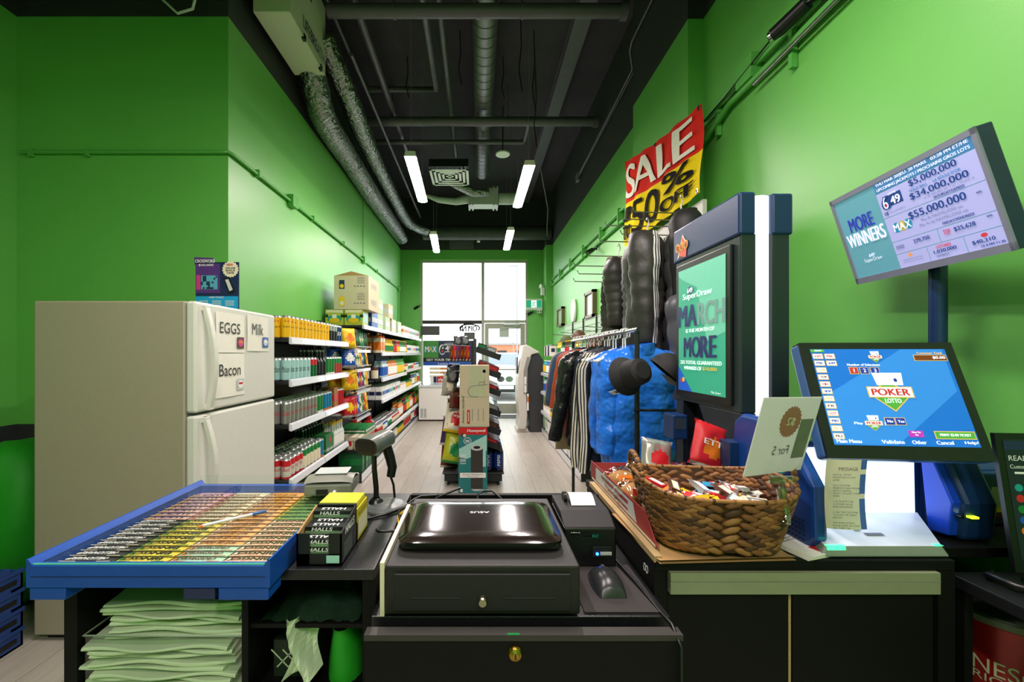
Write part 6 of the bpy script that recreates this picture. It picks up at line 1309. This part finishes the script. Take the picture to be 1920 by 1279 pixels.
for k, c in enumerate((SR, SN, SN)): sr(-.072+k*.026, .075, .022, .02, SO); sr(-.072+k*.026, .075, .019, .017, c, .0016); st_(str(k+1), -.072+k*.026, .075, .01, SW)
st_('Number of Selections', -.045, .091, .006, SW, .08); st_('Customer Total', .125, .124, .006, SO, .06); sr(.125, .111, .08, .017, SO); sr(.125, .111, .077, .014, SM, .0016); st_('$0.00', .145, .111, .008, SW, .03)
def plogo(x, z, k):
    m.flat([(x-.05*k, z), (x, z+.035*k), (x+.05*k, z), (x, z-.045*k)], (0, -.0012, 0), X3, Z3, SO); m.flat([(x-.046*k, z), (x, z+.031*k), (x+.046*k, z), (x, z-.041*k)], (0, -.0016, 0), X3, Z3, SG)
    for q in range(4): a = .5-q*.3; m.flat([(x-.008*k+q*.009*k-.016*k*math.sin(a)*0+p[0]*k, z+.022*k+p[1]*k) for p in ((-.012-.01*a, 0), (.012-.01*a, 0), (.012-.02*a, .032), (-.012-.02*a, .032))], (0, -.0018-q*.0001, 0), X3, Z3, SW)
    m.ell((x+.02*k, 0, z+.035*k), X3, Z3, .008*k, .01*k, SN, .0024)
    sr(x, z+.004*k, .104*k, .028*k, SO, .0024); sr(x, z+.004*k, .098*k, .024*k, SW, .0027); m.text('POKER', (x, 0, z+.004*k), X3, Z3, .017*k, SR, w=.085*k, bold=.04, off=.0032); m.text('LOTTO', (x, 0, z-.018*k), X3, Z3, .011*k, SW, w=.036*k, bold=.03, off=.0028)
plogo(.0, .012, 1.05); plogo(-.01, .112, .32); plogo(-.062, -.067, .4)
st_('Play', -.098, -.067, .008, SW, .02); st_('?', -.035, -.067, .008, SW); sr(-.022, -.06, .024, .02, SO); sr(-.022, -.06, .021, .017, SN, .0016); st_('No', -.022, -.06, .007, SW); sr(.003, -.06, .024, .02, SO); sr(.003, -.06, .021, .017, SN, .0016); st_('Yes', .003, -.06, .007, SW)
sr(.03, -.091, .034, .016, SP); st_('How To', .03, -.087, .004, SW); st_('Play', .03, -.094, .004, SW); sr(.118, -.093, .092, .02, SO); sr(.118, -.093, .088, .016, SG, .0016); st_('PRINT $2.00 TICKET', .118, -.093, .007, SW, .07)
for s, x, w_ in (('Main Menu', -.132, .058), ('Validate', -.03, .052), ('Other', .03, .032), ('Cancel', .088, .038), ('Help?', .148, .03)): st_(s, x, -.112, .009, SW, w_, .03)
m.build('touch_screen', t, loc=(1.069, 1.075, 1.304), rot=rot_t, bevel=.0, label='tilted touch screen with blue lottery page')
MB().box((-.192, .002, -.157), (.192, .045, .157), ms).build('screen_housing', t, loc=(1.069, 1.075, 1.304), rot=rot_t, bevel=.01)
MB().box((-.05, .03, -.12), (.05, .14, .02), tbd).build('screen_arm', t, loc=(1.069, 1.10, 1.29), bevel=.01)
t = thing('printed_message_slip', 'cream printed slip reading MESSAGE hanging from the left of the terminal screen', 'paper', (.865, .975, 1.092), -.08)
m = MB(); slp = thin('slip_cream', '#ddd7ab', .45)
m.grid(lambda u, v: (-.045+u*.09+.004*v, .01*math.sin(v*2.5)-.006*math.sin(u*PI), .08-v*.165), 12, 14, slp, mfn=lambda u, v: mat('slip_blue', '#4a6cc4', .6) if u > .8 and (v*14) % 2.4 < 1.9 else slp)
pass
m.text('MESSAGE', (-.005, -.01, .06), X3, Z3, .0075, drk, w=.042, off=.001); R = random.Random(3)
for k, s in enumerate(('DIGITAL TICKET', 'REDEMPTION IS NOW', 'LIVE!', '', 'AS A CUSTOMER', 'PRESENTS THEIR PHONE', 'WITH A DIGITAL', 'TICKET, FOLLOW THESE', 'STEPS', '', '1. ACTIVATE THE', 'CUSTOMER FACING', 'BARCODE READER.', '', '2. ASK THE CUSTOMER', 'TO SCAN THE TICKET', 'BARCODE', '', 'FOR MORE DETAILS', 'PLEASE REFER TO YOUR', 'CELL SHEET OR')):
    if s: m.text(s, (-.04, .0, .047-k*.0062), X3, Z3, .004, drk, w=.0029*len(s), off=.013, al='L')
m.build('slip', t)
t = thing('ticket_printer', 'dark blue ticket printer box right of the lottery terminal', 'printer', (1.47, 1.24, .932), .0)
MB().box((-.085, -.06, 0), (.11, .14, .15), tbd).prism([(-.04, .15), (.14, .15), (.12, .175), (0, .175)], (-.08, 0, 0), Y3, Z3, X3*.19, tbd).build('body', t, bevel=.006)
MB().box((-.05, -.01, .174), (.05, .0, .177), blk).build('slot', t); MB().prism([(-.07, .0), (-.055, .0), (-.06, .14), (-.075, .12)], (-.095, 0, .0), Y3, Z3, X3*.02, tbs).build('blue_trim', t, bevel=.003)
MB().rect((.03, -.06, .08), X3, Z3, .09, .06, mat('label_green', '#a9bb86', .6), .001).rect((.03, -.06, .045), X3, Z3, .09, .014, yel, .002).rect((.03, -.06, .03), X3, Z3, .09, .016, wine, .001).build('label', t)
# monitor on post
t = thing('jackpot_monitor', 'wide lottery jackpot monitor on a dark blue post at upper right', 'monitor', (1.384, 1.347, 0))
MB().cyl((.10, -.005, .93), (.10, -.005, 1.76), .022, mat('post_blue', '#16305a', .35), 20).build('post', t)
rm = (math.radians(16.6), 0, math.radians(-98.7)); mloc = (0, 0, 1.85)
m = MB(); m.box((-.275, .0, -.1695), (.275, .04, .1695), mat('monitor_bezel', '#23304e', .3)); m.build('housing', t, loc=mloc, rot=rm, bevel=.004)
bz = mat('bezel_grey', '#8b8fa3', .35); m = MB()
for (p, q) in (((-.275, -.1695), (.275, -.147)), ((-.275, .152), (.275, .1695)), ((-.275, -.1695), (-.262, .1695)), ((.262, -.1695), (.275, .1695))): m.box((p[0], -.005, p[1]), (q[0], .001, q[1]), bz)
m.build('bezel', t, loc=mloc, rot=rm)
KB, KW, KN, KT, KG = scrm('display_lilac', '#a3a6d8', .62), scrm('display_white', '#dfe2f0', .62), scrm('display_navy', '#1c3f80', .5), scrm('display_teal', '#5c9aa8', .55), scrm('display_header', '#3f78a8', .6)
KV = scrm('display_indigo', '#2b3aa6', .55); KL = scrm('display_grey', '#6d7494', .55); KR = scrm('display_red', '#c03a4a', .6); KO = scrm('display_orange', '#e09050', .6)
m = MB(); m.rect((0, 0, .0025), X3, Z3, .526, .30, KT, .001)
def kt(s, x, z, h, c, w_=None, b_=.03, al='C', sh=0): m.text(s, (x, 0, z), X3, Z3, h, c, w=w_, bold=b_, off=.003, al=al, shear=sh)
def kr(x0, x1, z0, z1, c, off=.0016): m.rect(((x0+x1)/2, 0, (z0+z1)/2), X3, Z3, x1-x0, z1-z0, c, off)
kr(-.07, .262, .118, .152, KG)
kt('THU MAR 20/JEU. 20 MARS   03:28 PM ET/HE', .095, .143, .012, KW, .31); kt('UPCOMING JACKPOTS / PROCHAINS GROS LOTS', .095, .126, .012, KW, .31)
kr(-.07, .262, .03, .116, KB); kr(-.07, .262, -.055, .028, KB); kr(-.07, .09, -.098, -.057, KB); kr(.092, .262, -.098, -.057, KB); kr(-.07, .04, -.147, -.10, KB); kr(.042, .155, -.147, -.10, KB); kr(.157, .262, -.147, -.10, KB)
kt('MORE', -.165, .05, .05, KV, .11, .06); kt('WINNERS', -.165, -.005, .05, KW, .17, .06); kt('649', -.165, -.075, .012, KW); kt('SuperDraw', -.165, -.092, .018, KW, .08, .01)
kr(-.05, .02, .062, .10, KN, .002); kt('6', -.042, .078, .045, KN, .028, .08); m.text('6', (-.042, 0, .078), X3, Z3, .04, KW, w=.019, off=.0052); m.ell((-.042, 0, .07), X3, Z3, .01, .01, KR, .0035); kt('49', -.005, .078, .026, KW, .035, .05); kt('LOTTO', -.01, .101, .006, KW, .03)
kt('18', -.052, .043, .012, KN); kt('MILLION UNITS SPECIAL REPRESENTED', -.01, .043, .005, KL, .06, .01)
kt('$5,000,000', .13, .104, .022, KN, .15); kt('GOLD BALL  -  LA BOULE D\'OR', .13, .083, .009, KG, .16); kt('$34,000,000', .135, .063, .022, KN, .18); kt('or $1,000,000 est. / ou 1 million $', .16, .046, .006, KL, .15, .01); kt('SATURDAY/SAMEDI', .16, .036, .008, KN, .09)
kt('$55,000,000', .11, .008, .026, KN, .18); kt('est.', .235, .005, .006, KN); kt('Plus 4x MAXMILLIONS est.', .12, -.015, .009, KL, .13, .01); kt('Plus 4x lot MAXMILLIONS est.', .12, -.03, .009, KL, .15, .01); kt('FRIDAY/VENDREDI', .16, -.046, .008, KN, .09)
for s, x, c in (('M', -.035, KW), ('A', -.013, KO), ('X', .009, KW)): m.ell((x, 0, -.012), X3, Z3, .028, .034, scrm('logo_blue', '#1c8aa8', .5) if s != 'A' else scrm('logo_gold', '#b8a848', .5), .002); kt(s, x, -.012, .024, KW, .02, .04)
kt('279,750', .035, -.073, .014, KN, .055); kt('POKER', -.045, -.076, .012, KL, .03, .02, sh=.3); kt('TOP', .118, -.073, .016, KR, .02); kt('$25,628', .17, -.073, .014, KN, .06); kt('est.', .24, -.064, .006, KN)
m.ell((-.02, 0, -.11), X3, Z3, .014, .014, KO, .002); kt('PLEASE PLAY FOR FUN', -.015, -.123, .005, KL, .07, .01); kt('ou, rien que du jeu', -.015, -.131, .005, KL, .07, .01)
kt('LOTTARIO', .095, -.109, .01, KR, .045); kt('1,030,000', .095, -.123, .012, KN, .07); kt('SATURDAY', .085, -.136, .006, KL, .04); m.ell((.21, 0, -.11), X3, Z3, .018, .012, KR, .002); kt('$40,310', .205, -.125, .012, KN, .06); kt('12-4 PM 11:30', .225, -.139, .007, KN, .06)
m.build('screen', t, loc=mloc, rot=rm, label='lit jackpot display')
# ---------------------------------------------------------------- kiosk display
t = thing('advertising_kiosk', 'tall navy advertising kiosk with green poster screen and white light strip', 'kiosk', (0, 0, 0))
kd = mat('kiosk_dark', '#1b2330', .4); kb = mat('kiosk_navy', '#12305f', .35); ko = mat('kiosk_side', '#243033', .4)
kx0, kx1, ky0, ky1 = .853, 1.0, 1.35, 1.79
MB().box((kx0, ky0, 1.225), (kx0+.05, ky1, 1.81), ko).build('screen_cabinet', t, bevel=.004)
MB().box((kx0-.008, ky0-.006, 1.805), (kx0+.046, ky1+.01, 1.945), kb).build('top_cap', t, bevel=.008)
MB().box((kx0+.098, ky0-.006, 1.805), (kx1+.02, ky1+.01, 1.94), kb).build('rear_cap', t, bevel=.008)
MB().box((kx0+.10, ky0, .932), (kx1+.012, ky1, 1.81), ko).build('rear_cabinet', t, bevel=.004)
MB().box((kx0+.05, ky0+.012, 1.0), (kx0+.10, ky1, 1.935), kd).build('core', t)
MB().grid(lambda u, v: (kx0+.048+.05*u, ky0+.01-.008*math.sin(PI*u), 1.05+.885*v), 8, 1, mat('light_strip', '#f2f4ff', .4, emit=1.6)).build('light_strip', t, label='glowing white vertical light strip')
m = MB(); m.prism([(ky0, .0), (ky0+.10, .0), (ky0+.10, .05), (ky0+.26, .29), (ky0, .29)], (kx0, 0, .935), Y3, Z3, X3*.05, kd); m.prism([(ky1-.06, 0), (ky1, 0), (ky1, .29), (ky1-.06, .29)], (kx0, 0, .935), Y3, Z3, X3*.05, kd); m.box((kx0, ky0, .932), (kx0+.10, ky1, .945), kd)
m.build('lower_frame', t, bevel=.003)
MB().box((kx0-.06, ky1-.10, 1.07), (kx0+.0, ky1-.01, 1.17), kb).rect((kx0-.03, ky1-.10, 1.135), X3, Z3, .045, .045, mat('small_screen', '#2a3440', .2, emit=.2), .001).build('ticket_checker', t, bevel=.005)
MB().box((kx0-.06, ky0-.04, 1.06), (kx0+.035, ky0+.02, 1.14), tbd).cyl((kx0-.02, ky0-.042, 1.09), (kx0-.02, ky0-.038, 1.09), .006, drk, 8).cyl((kx0+.025, ky0-.042, 1.09), (kx0+.025, ky0-.038, 1.09), .006, drk, 8).build('reader_box', t, bevel=.006)
MB().prism([(0, .0), (.03, 0), (.09, .21), (.07, .24), (.04, .24)], (kx0+.01, 1.29, .935), X3, Z3, Y3*.05, tb_).build('blue_fin', t, bevel=.01)
m = MB(); ys, yn, z0, z1 = ky1-.025, ky0+.035, 1.245, 1.785
m.box((kx0-.012, yn, z0), (kx0+.0, ys, z1), blk)
m.build('screen_bezel', t, bevel=.003)
uc = (ys+yn)/2; sw = ys-yn-.05; sh = z1-z0-.05; zc = (z0+z1)/2
QG, QW, QN, QL, QB, QY = scrm('poster_green', '#2f9a7a', .55), scrm('poster_white', '#e6f2ee', .6), scrm('poster_navy', '#1b2357', .5), scrm('poster_grey', '#6d8f88', .5), scrm('poster_blue', '#1a55b8', .55), scrm('poster_gold', '#c9b040', .55)
QG2 = scrm('poster_pale_green', '#62b598', .55)
m = MB(); xo = kx0-.012
def q_(y, z): return (xo, uc-y, zc+z)
m.rect(q_(0, 0), -Y3, Z3, sw, sh, QG, .001); m.flat([(-sw/2, sh/2), (sw/2, sh/2), (sw/2, -.02), (.05, -.05), (-.02, .16), (-.12, .2), (-sw/2, sh/2-.02)], (xo-.0015, uc, zc), -Y3, Z3, QG2)
def qt(s, y, z, h, c, w_, b_=.04): m.text(s, q_(y, z), -Y3, Z3, h, c, w=w_, bold=b_, off=.003)
m.ell(q_(-.07, .155), -Y3, Z3, .05, .03, QN, .002); qt('649', -.07, .155, .02, QW, .04); qt('SuperDraw', -.02, .13, .03, QW, .21, .02)
qt('MA', -.09, .055, .085, QN, .14, .07); qt('RCH', .075, .055, .085, QL, .17, .07); qt('IS THE MONTH OF', 0, -.005, .014, QW, .2); qt('MO', -.055, -.07, .08, QN, .12, .07); qt('RE', .06, -.07, .08, QN, .1, .07)
qt('225 TOTAL GUARANTEED', 0, -.13, .014, QW, .29); qt('WINNERS OF', -.05, -.152, .014, QW, .13); qt('$10,000', .07, -.152, .014, QY, .09); qt('Play Smart', .11, -.235, .01, QW, .06, .01)
m.flat([(-sw/2, -sh/2), (-sw/2+.11, -sh/2), (-sw/2, -sh/2+.10)], (xo-.002, uc, zc), -Y3, Z3, QB); m.ell(q_(-sw/2+.03, -sh/2+.04), -Y3, Z3, .02, .02, SR, .003); m.ell(q_(-sw/2+.045, -sh/2+.045), -Y3, Z3, .02, .02, QY, .0035)
m.build('poster_screen', t, label='lit green March poster screen')
m = MB(); cy = ky1-.075; cz = 1.862
m.flat([(-.045, -.045), (.0, .05), (.045, -.005)], (kx0-.0095, cy, cz), -Y3, Z3, crm); m.flat([(-.03, -.035), (.0, .04), (.036, -.005), (.03, -.05)], (kx0-.0105, cy, cz), -Y3, Z3, mat('logo_red', '#d8432a', .4, emit=.15))
for k, s in enumerate('OLG'): m.ell((kx0-.0105, cy+.038-k*.034, cz+.0), -Y3, Z3, .036, .036, yel, .001); m.ell((kx0-.0105, cy+.038-k*.034, cz), -Y3, Z3, .029, .029, org, .0015); m.text(s, (kx0-.0105, cy+.038-k*.034, cz), -Y3, Z3, .016, drk, bold=.03, off=.0025)
m.build('logo', t, label='red arrow logo with letters OLG')
